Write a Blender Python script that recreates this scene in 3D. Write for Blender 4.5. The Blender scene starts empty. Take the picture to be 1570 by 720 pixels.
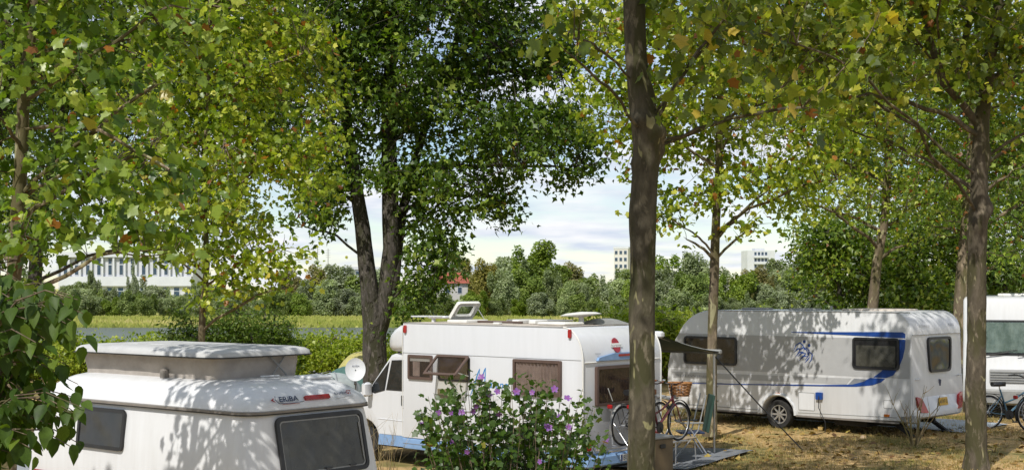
import bpy, bmesh, math, random
import numpy as np
from mathutils import Vector, Matrix, noise as mnoise

random.seed(7)
scene = bpy.context.scene
COL = scene.collection
R = math.radians

# ------------------------------------------------------------------ camera
CAM_H, HOR, FPX = 3.2, 440.0, 2100.0      # eye height, horizon row and focal length in photo pixels (1570 x 720)
cd = bpy.data.cameras.new('camera'); cam = bpy.data.objects.new('camera', cd); COL.objects.link(cam)
cam.location = (0, 0, CAM_H); cam.rotation_euler = (R(90), 0, 0)
cd.sensor_width = 36; cd.lens = 36 * FPX / 1570; cd.shift_y = (HOR - 360) / 1570
cd.clip_start = 0.1; cd.clip_end = 6000
scene.camera = cam

# ------------------------------------------------------------------ light
EL = R(50); AZ = (-0.46, -0.888)
n_ = math.hypot(*AZ); TO_SUN = Vector((AZ[0] / n_ * math.cos(EL), AZ[1] / n_ * math.cos(EL), math.sin(EL)))
sl = bpy.data.lights.new('sun', 'SUN'); sun = bpy.data.objects.new('sun', sl); COL.objects.link(sun)
sl.energy = 4.6; sl.angle = R(0.55); sl.color = (1.0, 0.965, 0.90)
sun.rotation_euler = TO_SUN.to_track_quat('Z', 'Y').to_euler()

world = bpy.data.worlds.new('World'); scene.world = world; world.use_nodes = True
nt = world.node_tree; nt.nodes.clear()
N = nt.nodes.new; LK = nt.links.new
out = N('ShaderNodeOutputWorld'); bg = N('ShaderNodeBackground'); bg.inputs[1].default_value = 0.115
sky = N('ShaderNodeTexSky'); sky.sky_type = 'NISHITA'; sky.sun_disc = False
sky.sun_elevation = EL; sky.sun_rotation = math.atan2(AZ[0], AZ[1]); sky.altitude = 250; sky.dust_density = 0.0; sky.ozone_density = 2.5
tc = N('ShaderNodeTexCoord'); sep = N('ShaderNodeSeparateXYZ'); LK(tc.outputs['Generated'], sep.inputs[0])
zz = N('ShaderNodeMath'); zz.operation = 'MAXIMUM'; zz.inputs[1].default_value = 0.0; LK(sep.outputs[2], zz.inputs[0])
za = N('ShaderNodeMath'); za.operation = 'ADD'; za.inputs[1].default_value = 0.12; LK(zz.outputs[0], za.inputs[0])
dx = N('ShaderNodeMath'); dx.operation = 'DIVIDE'; LK(sep.outputs[0], dx.inputs[0]); LK(za.outputs[0], dx.inputs[1])
dy = N('ShaderNodeMath'); dy.operation = 'DIVIDE'; LK(sep.outputs[1], dy.inputs[0]); LK(za.outputs[0], dy.inputs[1])
cmb = N('ShaderNodeCombineXYZ'); LK(dx.outputs[0], cmb.inputs[0]); LK(dy.outputs[0], cmb.inputs[1])
cl = N('ShaderNodeTexNoise'); cl.inputs['Scale'].default_value = 1.25; cl.inputs['Detail'].default_value = 9; cl.inputs['Roughness'].default_value = 0.58
LK(cmb.outputs[0], cl.inputs['Vector'])
cr = N('ShaderNodeValToRGB'); cr.color_ramp.elements[0].position = 0.38; cr.color_ramp.elements[1].position = 0.60
LK(cl.outputs[0], cr.inputs[0])
cl2 = N('ShaderNodeTexNoise'); cl2.inputs['Scale'].default_value = 2.6; cl2.inputs['Detail'].default_value = 6; LK(cmb.outputs[0], cl2.inputs['Vector'])
cr2 = N('ShaderNodeValToRGB'); cr2.color_ramp.elements[0].position = 0.34; cr2.color_ramp.elements[1].position = 0.62; LK(cl2.outputs[0], cr2.inputs[0])
cc = N('ShaderNodeMix'); cc.data_type = 'RGBA'; LK(cr2.outputs[0], cc.inputs[0])
cc.inputs[6].default_value = (5.8, 6.5, 7.7, 1); cc.inputs[7].default_value = (8.6, 8.65, 8.9, 1)
mx = N('ShaderNodeMix'); mx.data_type = 'RGBA'; LK(cr.outputs[0], mx.inputs[0]); LK(sky.outputs[0], mx.inputs[6]); LK(cc.outputs[2], mx.inputs[7])
LK(mx.outputs[2], bg.inputs[0]); LK(bg.outputs[0], out.inputs[0])

vs = scene.view_settings
vs.view_transform = 'Standard'; vs.look = 'None'; vs.exposure = 0.0; vs.gamma = 1.0; vs.use_curve_mapping = False
cy = scene.cycles
cy.max_bounces = 7; cy.diffuse_bounces = 3; cy.glossy_bounces = 3; cy.transmission_bounces = 5; cy.transparent_max_bounces = 6
cy.caustics_reflective = False; cy.caustics_refractive = False
cy.use_denoising = True; cy.use_adaptive_sampling = False; cy.sample_clamp_indirect = 4.0
try: cy.sampling_pattern = 'BLUE_NOISE'
except Exception: pass
try: cy.denoiser = 'OPENIMAGEDENOISE'
except Exception: pass

# ------------------------------------------------------------------ helpers
def at(px, py, d):
    """photo direction at a real distance d -> world point"""
    return Vector(((px - 785) / FPX * d, d, CAM_H - (py - HOR) / FPX * d))

def props(o, label=None, cat=None, group=None, kind=None):
    if label: o['label'] = label
    if cat: o['category'] = cat
    if group: o['group'] = group
    if kind: o['kind'] = kind
    return o

def link(name, me, mat=None, parent=None, M=None):
    o = bpy.data.objects.new(name, me); COL.objects.link(o)
    if mat is not None and me is not None and not me.materials: me.materials.append(mat)
    if parent is not None: o.parent = parent
    if M is not None: o.matrix_basis = M
    return o

def empty(name, loc, rz=0, label=None, cat=None, group=None):
    o = bpy.data.objects.new(name, None); COL.objects.link(o)
    o.location = loc; o.rotation_euler = (0, 0, rz); o.empty_display_size = 0.2
    return props(o, label, cat, group)

def copy_tree(o, parent=None):
    c = o.copy(); COL.objects.link(c)
    if parent is not None: c.parent = parent
    for ch in list(o.children): copy_tree(ch, c)
    return c

def mesh_np(name, V, F, tint=None, smooth=False):
    """V (n,3); F (m,k) array of equal-size faces"""
    me = bpy.data.meshes.new(name)
    n, (m, k) = len(V), F.shape
    me.vertices.add(n); me.vertices.foreach_set('co', np.asarray(V, np.float32).ravel())
    me.loops.add(m * k); me.loops.foreach_set('vertex_index', F.astype(np.int32).ravel())
    me.polygons.add(m); me.polygons.foreach_set('loop_start', np.arange(0, m * k, k, dtype=np.int32))
    if smooth: me.polygons.foreach_set('use_smooth', np.ones(m, bool))
    if tint is not None:
        a = me.attributes.new('tint', 'FLOAT', 'POINT'); a.data.foreach_set('value', np.asarray(tint, np.float32))
    me.update(calc_edges=True)
    return me

class MB:
    """collects shapes into one mesh"""
    def __init__(s): s.v, s.f = [], []
    def add(s, vs, fs, M=None):
        b = len(s.v)
        s.v += [tuple(M @ Vector(p)) for p in vs] if M is not None else [tuple(p) for p in vs]
        s.f += [tuple(i + b for i in f) for f in fs]
        return s
    def box(s, x0, x1, y0, y1, z0, z1, M=None, c=0.0):
        if c <= 0:
            vs = [(x0,y0,z0),(x1,y0,z0),(x1,y1,z0),(x0,y1,z0),(x0,y0,z1),(x1,y0,z1),(x1,y1,z1),(x0,y1,z1)]
            return s.add(vs, [(0,3,2,1),(4,5,6,7),(0,1,5,4),(1,2,6,5),(2,3,7,6),(3,0,4,7)], M)
        rings = []
        for z, k in ((z0, c), (z0 + c, 0), (z1 - c, 0), (z1, c)):
            rings.append([(x, y, z) for x, y in rrect(x0 + k, x1 - k, y0 + k, y1 - k, c, 2)])
        return s.loft(rings, M)
    def loft(s, rings, M=None, cap0=True, cap1=True, closed=True):
        n = len(rings[0]); vs = [p for r in rings for p in r]; fs = []
        for i in range(len(rings) - 1):
            for j in range(n if closed else n - 1):
                a, b = i * n + j, i * n + (j + 1) % n
                fs.append((a, b, b + n, a + n))
        if cap0: fs.append(tuple(reversed(range(n))))
        if cap1: fs.append(tuple(range((len(rings) - 1) * n, len(rings) * n)))
        return s.add(vs, fs, M)
    def prism(s, pts, t0, t1, M=None):
        """2-D outline (u,v) extruded along n from t0 to t1"""
        a = sum(pts[i][0] * pts[(i+1) % len(pts)][1] - pts[(i+1) % len(pts)][0] * pts[i][1] for i in range(len(pts)))
        if a < 0: pts = list(reversed(pts))
        return s.loft([[(u, v, t0) for u, v in pts], [(u, v, t1) for u, v in pts]], M)
    def ring(s, outer, inner, t0, t1, M=None):
        n = len(outer)
        vs = [(u,v,t0) for u,v in outer] + [(u,v,t1) for u,v in outer] + [(u,v,t1) for u,v in inner] + [(u,v,t0) for u,v in inner]
        fs = []
        for j in range(n):
            k = (j + 1) % n
            for q in range(3): fs.append((q*n+j, q*n+k, (q+1)*n+k, (q+1)*n+j))
        return s.add(vs, fs, M)
    def tube(s, pts, r, sides=8, M=None, closed=False, cap=True):
        pts = [Vector(p) for p in pts]; rs = r if isinstance(r, (list, tuple)) else [r] * len(pts)
        rings = []; ref = None
        for i, p in enumerate(pts):
            a = pts[i - 1] if (i > 0 or closed) else pts[i]; b = pts[(i + 1) % len(pts)] if (i < len(pts) - 1 or closed) else pts[i]
            t = (b - a); t = t.normalized() if t.length > 1e-9 else Vector((0, 0, 1))
            if ref is None:
                ref = t.orthogonal().normalized()
            ref = (ref - t * ref.dot(t)); ref = ref.normalized() if ref.length > 1e-6 else t.orthogonal().normalized()
            q = t.cross(ref)
            rings.append([tuple(p + (ref * math.cos(2*math.pi*k/sides) + q * math.sin(2*math.pi*k/sides)) * rs[i]) for k in range(sides)])
        if closed: rings.append(rings[0]); cap = False
        return s.loft(rings, M, cap, cap)
    def lathe(s, prof, sides=20, M=None):
        """profile of (r,z) turned round z"""
        rings = [[(max(r, 1e-4) * math.cos(2*math.pi*k/sides), max(r, 1e-4) * math.sin(2*math.pi*k/sides), z) for k in range(sides)] for r, z in prof]
        return s.loft(rings, M, prof[0][0] < 1e-3, prof[-1][0] < 1e-3)
    def build(s, name, mat, parent=None, smooth=False, angle=35):
        me = bpy.data.meshes.new(name); me.from_pydata(s.v, [], s.f); me.update()
        if smooth: shade(me, angle)
        return link(name, me, mat, parent)

def shade(me, angle=35):
    bm = bmesh.new(); bm.from_mesh(me)
    bmesh.ops.recalc_face_normals(bm, faces=bm.faces)
    for f in bm.faces: f.smooth = True
    for e in bm.edges:
        if len(e.link_faces) == 2 and e.calc_face_angle(0) > R(angle): e.smooth = False
    bm.to_mesh(me); bm.free(); me.update()

def rrect(x0, x1, y0, y1, r, n=5):
    p = []
    for cx, cy_, a0 in ((x1 - r, y0 + r, -90), (x1 - r, y1 - r, 0), (x0 + r, y1 - r, 90), (x0 + r, y0 + r, 180)):
        for k in range(n + 1):
            a = R(a0 + 90 * k / n); p.append((cx + r * math.cos(a), cy_ + r * math.sin(a)))
    return p

def pmat(o, u, v):
    """frame with u to the right, v up, n = u x v outwards"""
    u, v = Vector(u).normalized(), Vector(v).normalized(); n = u.cross(v)
    m = Matrix.Identity(4)
    for i in range(3): m[i][0], m[i][1], m[i][2], m[i][3] = u[i], v[i], n[i], o[i]
    return m

def plate(name, pts, M, t0, t1, mat, parent):
    return MB().prism(pts, t0, t1, M).build(name, mat, parent)

def text(name, s, M, width, mat, parent, shear=0.0, height=None, t=0.003, bold=0.0):
    cu = bpy.data.curves.new('t', 'FONT'); cu.body = s; cu.extrude = 0.0; cu.shear = shear; cu.offset = bold
    cu.resolution_u = 3
    o = bpy.data.objects.new('t', cu); COL.objects.link(o); bpy.context.view_layer.update()
    me = bpy.data.meshes.new_from_object(o); bpy.data.objects.remove(o); bpy.data.curves.remove(cu)
    n = len(me.vertices); co = np.empty(n * 3, np.float32); me.vertices.foreach_get('co', co); co = co.reshape(-1, 3)
    w = co[:, 0].max() - co[:, 0].min(); h = co[:, 1].max() - co[:, 1].min()
    k = width / w; kh = k if height is None else height / h
    co = np.c_[(co[:, 0] - co[:, 0].min() - w / 2) * k, (co[:, 1] - co[:, 1].min() - h / 2) * kh, np.full(n, t)]
    A = np.array(M); co = co @ A[:3, :3].T + A[:3, 3]
    me.vertices.foreach_set('co', co.astype(np.float32).ravel()); me.update(); me.name = name
    return link(name, me, mat, parent)

# ------------------------------------------------------------------ materials
MATS = {}
def mat(name, col, rough=0.5, metal=0.0, var=0.08, scale=6.0, bump=0.0, bscale=60, coat=0.0, spec=0.5, trans=0.0, dark=None, stretch=1.0):
    """principled with a noisy base colour (and optional fine relief)"""
    m = bpy.data.materials.new(name); m.use_nodes = True; t = m.node_tree; b = t.nodes['Principled BSDF']
    b.inputs['Roughness'].default_value = rough; b.inputs['Metallic'].default_value = metal
    b.inputs['Coat Weight'].default_value = coat; b.inputs['Specular IOR Level'].default_value = spec
    if trans: b.inputs['Transmission Weight'].default_value = trans
    c = t.nodes.new('ShaderNodeTexCoord'); nz = t.nodes.new('ShaderNodeTexNoise')
    nz.inputs['Scale'].default_value = scale; nz.inputs['Detail'].default_value = 6; nz.inputs['Roughness'].default_value = 0.6
    mpg = t.nodes.new('ShaderNodeMapping'); mpg.inputs['Scale'].default_value = (1, 1, stretch); t.links.new(c.outputs['Object'], mpg.inputs[0]); t.links.new(mpg.outputs[0], nz.inputs['Vector'])
    mxr = t.nodes.new('ShaderNodeMix'); mxr.data_type = 'RGBA'
    dk = dark if dark else tuple(x * (1 - var * 2.2) for x in col[:3])
    lt = tuple(min(1, x * (1 + var)) for x in col[:3])
    rp = t.nodes.new('ShaderNodeValToRGB'); rp.color_ramp.elements[0].position = 0.3; rp.color_ramp.elements[1].position = 0.68
    t.links.new(nz.outputs[0], rp.inputs[0]); t.links.new(rp.outputs[0], mxr.inputs[0])
    mxr.inputs[6].default_value = (*dk, 1); mxr.inputs[7].default_value = (*lt, 1)
    t.links.new(mxr.outputs[2], b.inputs['Base Color'])
    if bump:
        n2 = t.nodes.new('ShaderNodeTexNoise'); n2.inputs['Scale'].default_value = bscale; n2.inputs['Detail'].default_value = 5
        t.links.new(c.outputs['Object'], n2.inputs['Vector'])
        bp = t.nodes.new('ShaderNodeBump'); bp.inputs['Strength'].default_value = bump; bp.inputs['Distance'].default_value = 0.02
        t.links.new(n2.outputs[0], bp.inputs['Height']); t.links.new(bp.outputs[0], b.inputs['Normal'])
    MATS[name] = m
    return m

def leaf_mat(name, stops, rough=0.42, tl=0.34, tcol=1.5, spec=0.35, objvar=0.0, grain=30):
    """stops: (position, colour) along each leaf's own tint"""
    m = bpy.data.materials.new(name); m.use_nodes = True; t = m.node_tree; b = t.nodes['Principled BSDF']; o = t.nodes['Material Output']
    a = t.nodes.new('ShaderNodeAttribute'); a.attribute_name = 'tint'
    rp = t.nodes.new('ShaderNodeValToRGB'); el = rp.color_ramp.elements
    el[0].position, el[0].color = stops[0][0], (*stops[0][1], 1); el[1].position, el[1].color = stops[-1][0], (*stops[-1][1], 1)
    for p, c in stops[1:-1]: e = el.new(p); e.color = (*c, 1)
    t.links.new(a.outputs['Fac'], rp.inputs[0])
    tc_ = t.nodes.new('ShaderNodeTexCoord'); gn = t.nodes.new('ShaderNodeTexNoise'); gn.inputs['Scale'].default_value = grain; gn.inputs['Detail'].default_value = 3
    t.links.new(tc_.outputs['Object'], gn.inputs['Vector'])
    hs = t.nodes.new('ShaderNodeHueSaturation'); t.links.new(rp.outputs[0], hs.inputs['Color'])
    mrr = t.nodes.new('ShaderNodeMapRange'); mrr.inputs[1].default_value = 0.3; mrr.inputs[2].default_value = 0.7; mrr.inputs[3].default_value = 0.72; mrr.inputs[4].default_value = 1.28
    t.links.new(gn.outputs[0], mrr.inputs[0]); t.links.new(mrr.outputs[0], hs.inputs['Value'])
    if objvar:
        oi = t.nodes.new('ShaderNodeObjectInfo'); mv = t.nodes.new('ShaderNodeMapRange'); mv.inputs[3].default_value = 1 - objvar; mv.inputs[4].default_value = 1 + objvar
        t.links.new(oi.outputs['Random'], mv.inputs[0]); t.links.new(mv.outputs[0], hs.inputs['Saturation'])
        mm_ = t.nodes.new('ShaderNodeMath'); mm_.operation = 'MULTIPLY'; t.links.new(mrr.outputs[0], mm_.inputs[0])
        fr_ = t.nodes.new('ShaderNodeMath'); fr_.operation = 'FRACT'; mu_ = t.nodes.new('ShaderNodeMath'); mu_.operation = 'MULTIPLY'; mu_.inputs[1].default_value = 17.3
        t.links.new(oi.outputs['Random'], mu_.inputs[0]); t.links.new(mu_.outputs[0], fr_.inputs[0])
        mv2 = t.nodes.new('ShaderNodeMapRange'); mv2.inputs[3].default_value = 0.7; mv2.inputs[4].default_value = 1.15; t.links.new(fr_.outputs[0], mv2.inputs[0])
        t.links.new(mv2.outputs[0], mm_.inputs[1]); t.links.new(mm_.outputs[0], hs.inputs['Value'])
    LEAFC = hs.outputs[0]
    t.links.new(LEAFC, b.inputs['Base Color'])
    b.inputs['Roughness'].default_value = rough; b.inputs['Specular IOR Level'].default_value = spec
    tr = t.nodes.new('ShaderNodeBsdfTranslucent'); mu = t.nodes.new('ShaderNodeMix'); mu.data_type = 'RGBA'; mu.blend_type = 'MULTIPLY'; mu.inputs[0].default_value = 1
    t.links.new(LEAFC, mu.inputs[6]); mu.inputs[7].default_value = (tcol * 0.88, tcol, tcol * 0.29, 1); mu.clamp_result = False
    t.links.new(mu.outputs[2], tr.inputs[0])
    ms = t.nodes.new('ShaderNodeMixShader'); ms.inputs[0].default_value = tl
    t.links.new(b.outputs[0], ms.inputs[1]); t.links.new(tr.outputs[0], ms.inputs[2]); t.links.new(ms.outputs[0], o.inputs[0])
    MATS[name] = m
    return m

def bark_mat(name, base, patch, patch_lo=0.62, scale=3.0, streak=8.0, bump=0.5, moss=(0.9, 1.0, 0.7)):
    """bark: fine vertical streaks, broad light and dark plates, pale flaked patches with soft rims"""
    m = bpy.data.materials.new(name); m.use_nodes = True; t = m.node_tree; b = t.nodes['Principled BSDF']
    b.inputs['Roughness'].default_value = 0.88; b.inputs['Specular IOR Level'].default_value = 0.15
    c = t.nodes.new('ShaderNodeTexCoord')
    mp = t.nodes.new('ShaderNodeMapping'); mp.inputs['Scale'].default_value = (1, 1, 0.35); t.links.new(c.outputs['Object'], mp.inputs[0])
    def ns(sc, det, rg=0.6, dist=0.0):
        n = t.nodes.new('ShaderNodeTexNoise'); n.inputs['Scale'].default_value = sc; n.inputs['Detail'].default_value = det; n.inputs['Roughness'].default_value = rg; n.inputs['Distortion'].default_value = dist
        t.links.new(mp.outputs[0], n.inputs['Vector']); return n.outputs[0]
    def rmp(x, a, bb):
        r = t.nodes.new('ShaderNodeValToRGB'); r.color_ramp.elements[0].position = a; r.color_ramp.elements[1].position = bb; t.links.new(x, r.inputs[0]); return r.outputs[0]
    def mx_(f, a, bb):
        q = t.nodes.new('ShaderNodeMix'); q.data_type = 'RGBA'; t.links.new(f, q.inputs[0])
        for k, v in ((6, a), (7, bb)):
            if isinstance(v, tuple): q.inputs[k].default_value = (*v, 1)
            else: t.links.new(v, q.inputs[k])
        return q.outputs[2]
    n1 = ns(streak, 8, 0.72)
    col = mx_(rmp(n1, 0.3, 0.7), tuple(x * 0.45 for x in base), tuple(x * 1.5 for x in base))
    plates = ns(scale * 0.9, 3, 0.5, 0.8)
    col = mx_(rmp(plates, 0.42, 0.56), tuple(x * 0.75 * q for x, q in zip(base, moss)), col)
    col = mx_(rmp(ns(scale * 2.2, 5, 0.65, 0.4), 0.56, 0.64), col, tuple(x * 1.9 for x in base))
    col = mx_(rmp(ns(scale * 1.6, 2.5, 0.5, 0.6), patch_lo, patch_lo + 0.035), col, mx_(n1, tuple(x * 0.7 for x in patch), patch))
    t.links.new(col, b.inputs['Base Color'])
    ad = t.nodes.new('ShaderNodeMath'); ad.operation = 'ADD'; t.links.new(n1, ad.inputs[0]); t.links.new(rmp(plates, 0.42, 0.52), ad.inputs[1])
    bp = t.nodes.new('ShaderNodeBump'); bp.inputs['Strength'].default_value = bump; bp.inputs['Distance'].default_value = 0.03
    t.links.new(ad.outputs[0], bp.inputs['Height']); t.links.new(bp.outputs[0], b.inputs['Normal'])
    MATS[name] = m
    return m

def glass_mat(name, col, rough=0.06, alpha=1.0, dust=0.12):
    """tinted acrylic pane: glossy, a bit dusty; alpha < 1 lets what is behind it show"""
    m = mat(name, col, rough, var=0.2, scale=3.5, spec=0.6)
    t = m.node_tree; b = t.nodes['Principled BSDF']
    n2 = t.nodes.new('ShaderNodeTexNoise'); n2.inputs['Scale'].default_value = 9; n2.inputs['Detail'].default_value = 7
    mr = t.nodes.new('ShaderNodeMapRange'); mr.inputs[1].default_value = 0.35; mr.inputs[2].default_value = 0.75; mr.inputs[3].default_value = rough; mr.inputs[4].default_value = rough + dust
    c = t.nodes.new('ShaderNodeTexCoord'); t.links.new(c.outputs['Object'], n2.inputs['Vector'])
    t.links.new(n2.outputs[0], mr.inputs[0]); t.links.new(mr.outputs[0], b.inputs['Roughness'])
    b.inputs['Alpha'].default_value = alpha
    n3 = t.nodes.new('ShaderNodeTexNoise'); n3.inputs['Scale'].default_value = 1.7; n3.inputs['Detail'].default_value = 1; t.links.new(c.outputs['Object'], n3.inputs['Vector'])
    bp = t.nodes.new('ShaderNodeBump'); bp.inputs['Strength'].default_value = 0.5; bp.inputs['Distance'].default_value = 0.06; t.links.new(n3.outputs[0], bp.inputs['Height']); t.links.new(bp.outputs[0], b.inputs['Normal'])
    return m

PAINT = mat('white_paint', (0.60, 0.61, 0.635), 0.32, var=0.02, scale=7, coat=0.25, stretch=0.10, dark=(0.575, 0.585, 0.605))
PAINT2 = mat('caravan_white', (0.64, 0.645, 0.655), 0.36, var=0.03, scale=8, coat=0.15, stretch=0.10, dark=(0.60, 0.60, 0.60))
CREAM = mat('aged_white', (0.72, 0.71, 0.67), 0.45, var=0.06, scale=4)
ROOFDECK = mat('roof_deck', (0.52, 0.46, 0.40), 0.7, var=0.12, scale=3)
GREYBAND = mat('grey_band', (0.40, 0.40, 0.40), 0.38, var=0.03, coat=0.2)
GREYDARK = mat('slate_band', (0.22, 0.23, 0.25), 0.4, var=0.04)
BLUE = mat('royal_blue', (0.012, 0.055, 0.25), 0.35, var=0.05)
SKYBLUE = mat('skirt_blue', (0.20, 0.33, 0.55), 0.4, var=0.07)
LOGOBLUE = mat('logo_blue', (0.02, 0.20, 0.50), 0.4, var=0.05)
NAVY = mat('navy', (0.03, 0.045, 0.10), 0.4, var=0.05)
RED = mat('red_lens', (0.32, 0.008, 0.010), 0.25, var=0.12, scale=20, coat=0.4)
DRED = mat('dark_red_frame', (0.10, 0.012, 0.02), 0.3, var=0.1, coat=0.4)
AMBER = mat('amber_lens', (0.45, 0.13, 0.02), 0.2, var=0.1)
BLACK = mat('black_plastic', (0.018, 0.018, 0.019), 0.45, var=0.15)
RUBBER = mat('rubber', (0.022, 0.021, 0.02), 0.8, var=0.2, scale=14, bump=0.2)
CHASSIS = mat('chassis', (0.02, 0.019, 0.018), 0.8, var=0.3)
BROWNFR = mat('brown_frame', (0.095, 0.06, 0.048), 0.45, var=0.08)
SEAL = mat('grey_seal', (0.20, 0.18, 0.16), 0.5, var=0.1)
ALU = mat('aluminium', (0.62, 0.62, 0.62), 0.32, metal=0.85, var=0.06, scale=12)
GREYPL = mat('grey_plastic', (0.26, 0.26, 0.25), 0.5, var=0.07)
CANVAS = mat('canvas', (0.37, 0.335, 0.30), 0.9, var=0.08, scale=5, bump=0.35, bscale=14)
LIDGREY = mat('lid_grey', (0.47, 0.47, 0.465), 0.55, var=0.08, scale=3)
CURTAIN = mat('curtain', (0.50, 0.39, 0.34), 0.9, var=0.12, scale=7)
CURTAIND = mat('curtain_dark', (0.17, 0.10, 0.08), 0.9, var=0.12, scale=7)
BLIND = mat('beige_blind', (0.30, 0.25, 0.15), 0.8, var=0.12, scale=4)
GRDARK = glass_mat('dark_glass', (0.020, 0.020, 0.021), 0.05)
GROLIVE = glass_mat('dusty_glass', (0.060, 0.058, 0.046), 0.16, dust=0.3)
GRBROWN = glass_mat('brown_glass', (0.06, 0.04, 0.033), 0.05, alpha=0.28)
GRBROWND = glass_mat('brown_glass_dark', (0.035, 0.026, 0.022), 0.07, alpha=0.5)
GCAB = glass_mat('cab_glass', (0.02, 0.024, 0.028), 0.02, alpha=0.8, dust=0.02)
GREENBL = mat('thermal_blind', (0.36, 0.46, 0.40), 0.5, var=0.25, scale=4, dark=(0.12, 0.2, 0.15))
GCLEAR = glass_mat('windscreen', (0.03, 0.045, 0.04), 0.03, alpha=0.25, dust=0.03)
GREENAWN = mat('awning_green', (0.02, 0.055, 0.04), 0.75, var=0.12)
RUG = mat('grey_rug', (0.17, 0.18, 0.195), 0.95, var=0.1, scale=5, bump=0.4, bscale=120)
TARP = mat('pale_tarp', (0.36, 0.40, 0.45), 0.7, var=0.1, scale=4, bump=0.4, bscale=5)
WICKER = mat('wicker', (0.34, 0.155, 0.05), 0.65, var=0.25, scale=30, bump=0.3)
LEATHER = mat('tan_leather', (0.20, 0.075, 0.03), 0.5, var=0.12)
BIKEBLUE = mat('bike_blue', (0.08, 0.17, 0.24), 0.3, metal=0.3, var=0.06, coat=0.5)
CYAN = mat('cyan_cloth', (0.03, 0.36, 0.58), 0.6, var=0.1, dark=(0.01, 0.12, 0.3), scale=22)
BOXBR = mat('box_brown', (0.13, 0.09, 0.045), 0.6, var=0.1)
PLYEL = mat('plate_yellow', (0.62, 0.36, 0.02), 0.45, var=0.05)
PLWH = mat('plate_white', (0.72, 0.72, 0.70), 0.45, var=0.04)
TENTG = mat('tent_green', (0.055, 0.13, 0.115), 0.7, var=0.1)
TENTW = mat('tent_grey', (0.34, 0.38, 0.38), 0.7, var=0.1)
TENTY = mat('tent_yellow', (0.42, 0.38, 0.13), 0.7, var=0.1)
CARSIL = mat('car_silver', (0.45, 0.46, 0.47), 0.3, metal=0.4, var=0.04, coat=0.5)
WOODP = mat('pale_wood', (0.32, 0.25, 0.16), 0.7, var=0.2, scale=14)

B_PLANE = bark_mat('plane_bark', (0.080, 0.069, 0.048), (0.27, 0.25, 0.13), 0.62, 3.8)
B_PLANEL = bark_mat('plane_bark_grey', (0.095, 0.078, 0.056), (0.28, 0.25, 0.14), 0.64, 3.6)
B_PLANE2 = bark_mat('plane_bark_pale', (0.16, 0.125, 0.085), (0.36, 0.33, 0.19), 0.60, 3.5)
B_MAPLE = bark_mat('grey_bark', (0.075, 0.066, 0.056), (0.15, 0.14, 0.10), 0.66, 6.0, streak=14, bump=0.8)
B_TWIG = bark_mat('twig_bark', (0.13, 0.10, 0.07), (0.22, 0.19, 0.13), 0.7, 6.0)
B_DRY = bark_mat('dry_twig', (0.30, 0.22, 0.12), (0.38, 0.33, 0.2), 0.6, 6.0)

L_PLANE = leaf_mat('plane_leaf', [(0.0, (0.040, 0.082, 0.008)), (0.4, (0.105, 0.165, 0.016)), (0.75, (0.24, 0.31, 0.045)), (0.93, (0.36, 0.39, 0.08)), (0.95, (0.36, 0.14, 0.022)), (1.0, (0.18, 0.07, 0.02))], tl=0.38, tcol=2.2, spec=0.5, rough=0.38)
L_PLANED = leaf_mat('plane_leaf_dark', [(0.0, (0.045, 0.074, 0.007)), (0.4, (0.12, 0.155, 0.014)), (0.75, (0.25, 0.27, 0.03)), (0.93, (0.42, 0.38, 0.06)), (0.95, (0.32, 0.12, 0.02)), (1.0, (0.16, 0.06, 0.018))], tl=0.40, tcol=2.4, spec=0.5, rough=0.38)
L_PLANEY = leaf_mat('plane_leaf_light', [(0.0, (0.085, 0.14, 0.010)), (0.4, (0.21, 0.27, 0.020)), (0.75, (0.38, 0.41, 0.045)), (0.93, (0.52, 0.50, 0.09)), (0.95, (0.36, 0.15, 0.022)), (1.0, (0.22, 0.08, 0.018))], tl=0.40, tcol=2.1, spec=0.5, rough=0.38)
L_MAPLE = leaf_mat('maple_leaf', [(0.0, (0.030, 0.062, 0.007)), (0.5, (0.078, 0.135, 0.015)), (0.85, (0.20, 0.27, 0.04)), (0.94, (0.28, 0.33, 0.06)), (0.97, (0.18, 0.08, 0.02)), (1.0, (0.16, 0.07, 0.02))], tl=0.32, tcol=2.1, spec=0.25)
L_HEDGE = leaf_mat('hedge_leaf', [(0.0, (0.14, 0.20, 0.02)), (0.6, (0.28, 0.34, 0.035)), (1.0, (0.42, 0.44, 0.07))], tl=0.4, tcol=1.8)
L_SHRUB = leaf_mat('shrub_leaf', [(0.0, (0.055, 0.105, 0.016)), (0.6, (0.11, 0.17, 0.026)), (1.0, (0.20, 0.25, 0.045))], tl=0.38, tcol=1.8)
L_NEAR = leaf_mat('drooping_leaf', [(0.0, (0.030, 0.062, 0.007)), (0.6, (0.055, 0.10, 0.010)), (1.0, (0.11, 0.16, 0.02))], tl=0.35, spec=0.25, rough=0.5, tcol=2.0)
L_HIB = leaf_mat('hibiscus_leaf', [(0.0, (0.022, 0.052, 0.006)), (0.6, (0.055, 0.105, 0.012)), (0.97, (0.14, 0.20, 0.03)), (1.0, (0.36, 0.19, 0.03))], tl=0.32)
L_WIL = leaf_mat('willow_leaf', [(0.0, (0.16, 0.205, 0.095)), (1.0, (0.40, 0.44, 0.25))], tl=0.3, tcol=1.5, spec=0.2, objvar=0.25, grain=8)
L_FARG = leaf_mat('far_leaf', [(0.0, (0.11, 0.165, 0.04)), (1.0, (0.31, 0.37, 0.11))], tl=0.3, tcol=1.5, spec=0.2, objvar=0.25, grain=8)
L_FARY = leaf_mat('far_leaf_yellow', [(0.0, (0.19, 0.19, 0.065)), (1.0, (0.36, 0.31, 0.13))], tl=0.3, tcol=1.5, spec=0.2, objvar=0.25, grain=8)
PETAL = leaf_mat('petal', [(0.0, (0.16, 0.06, 0.30)), (0.6, (0.28, 0.13, 0.42)), (1.0, (0.36, 0.08, 0.25))], tl=0.3, tcol=1.0)
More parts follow.
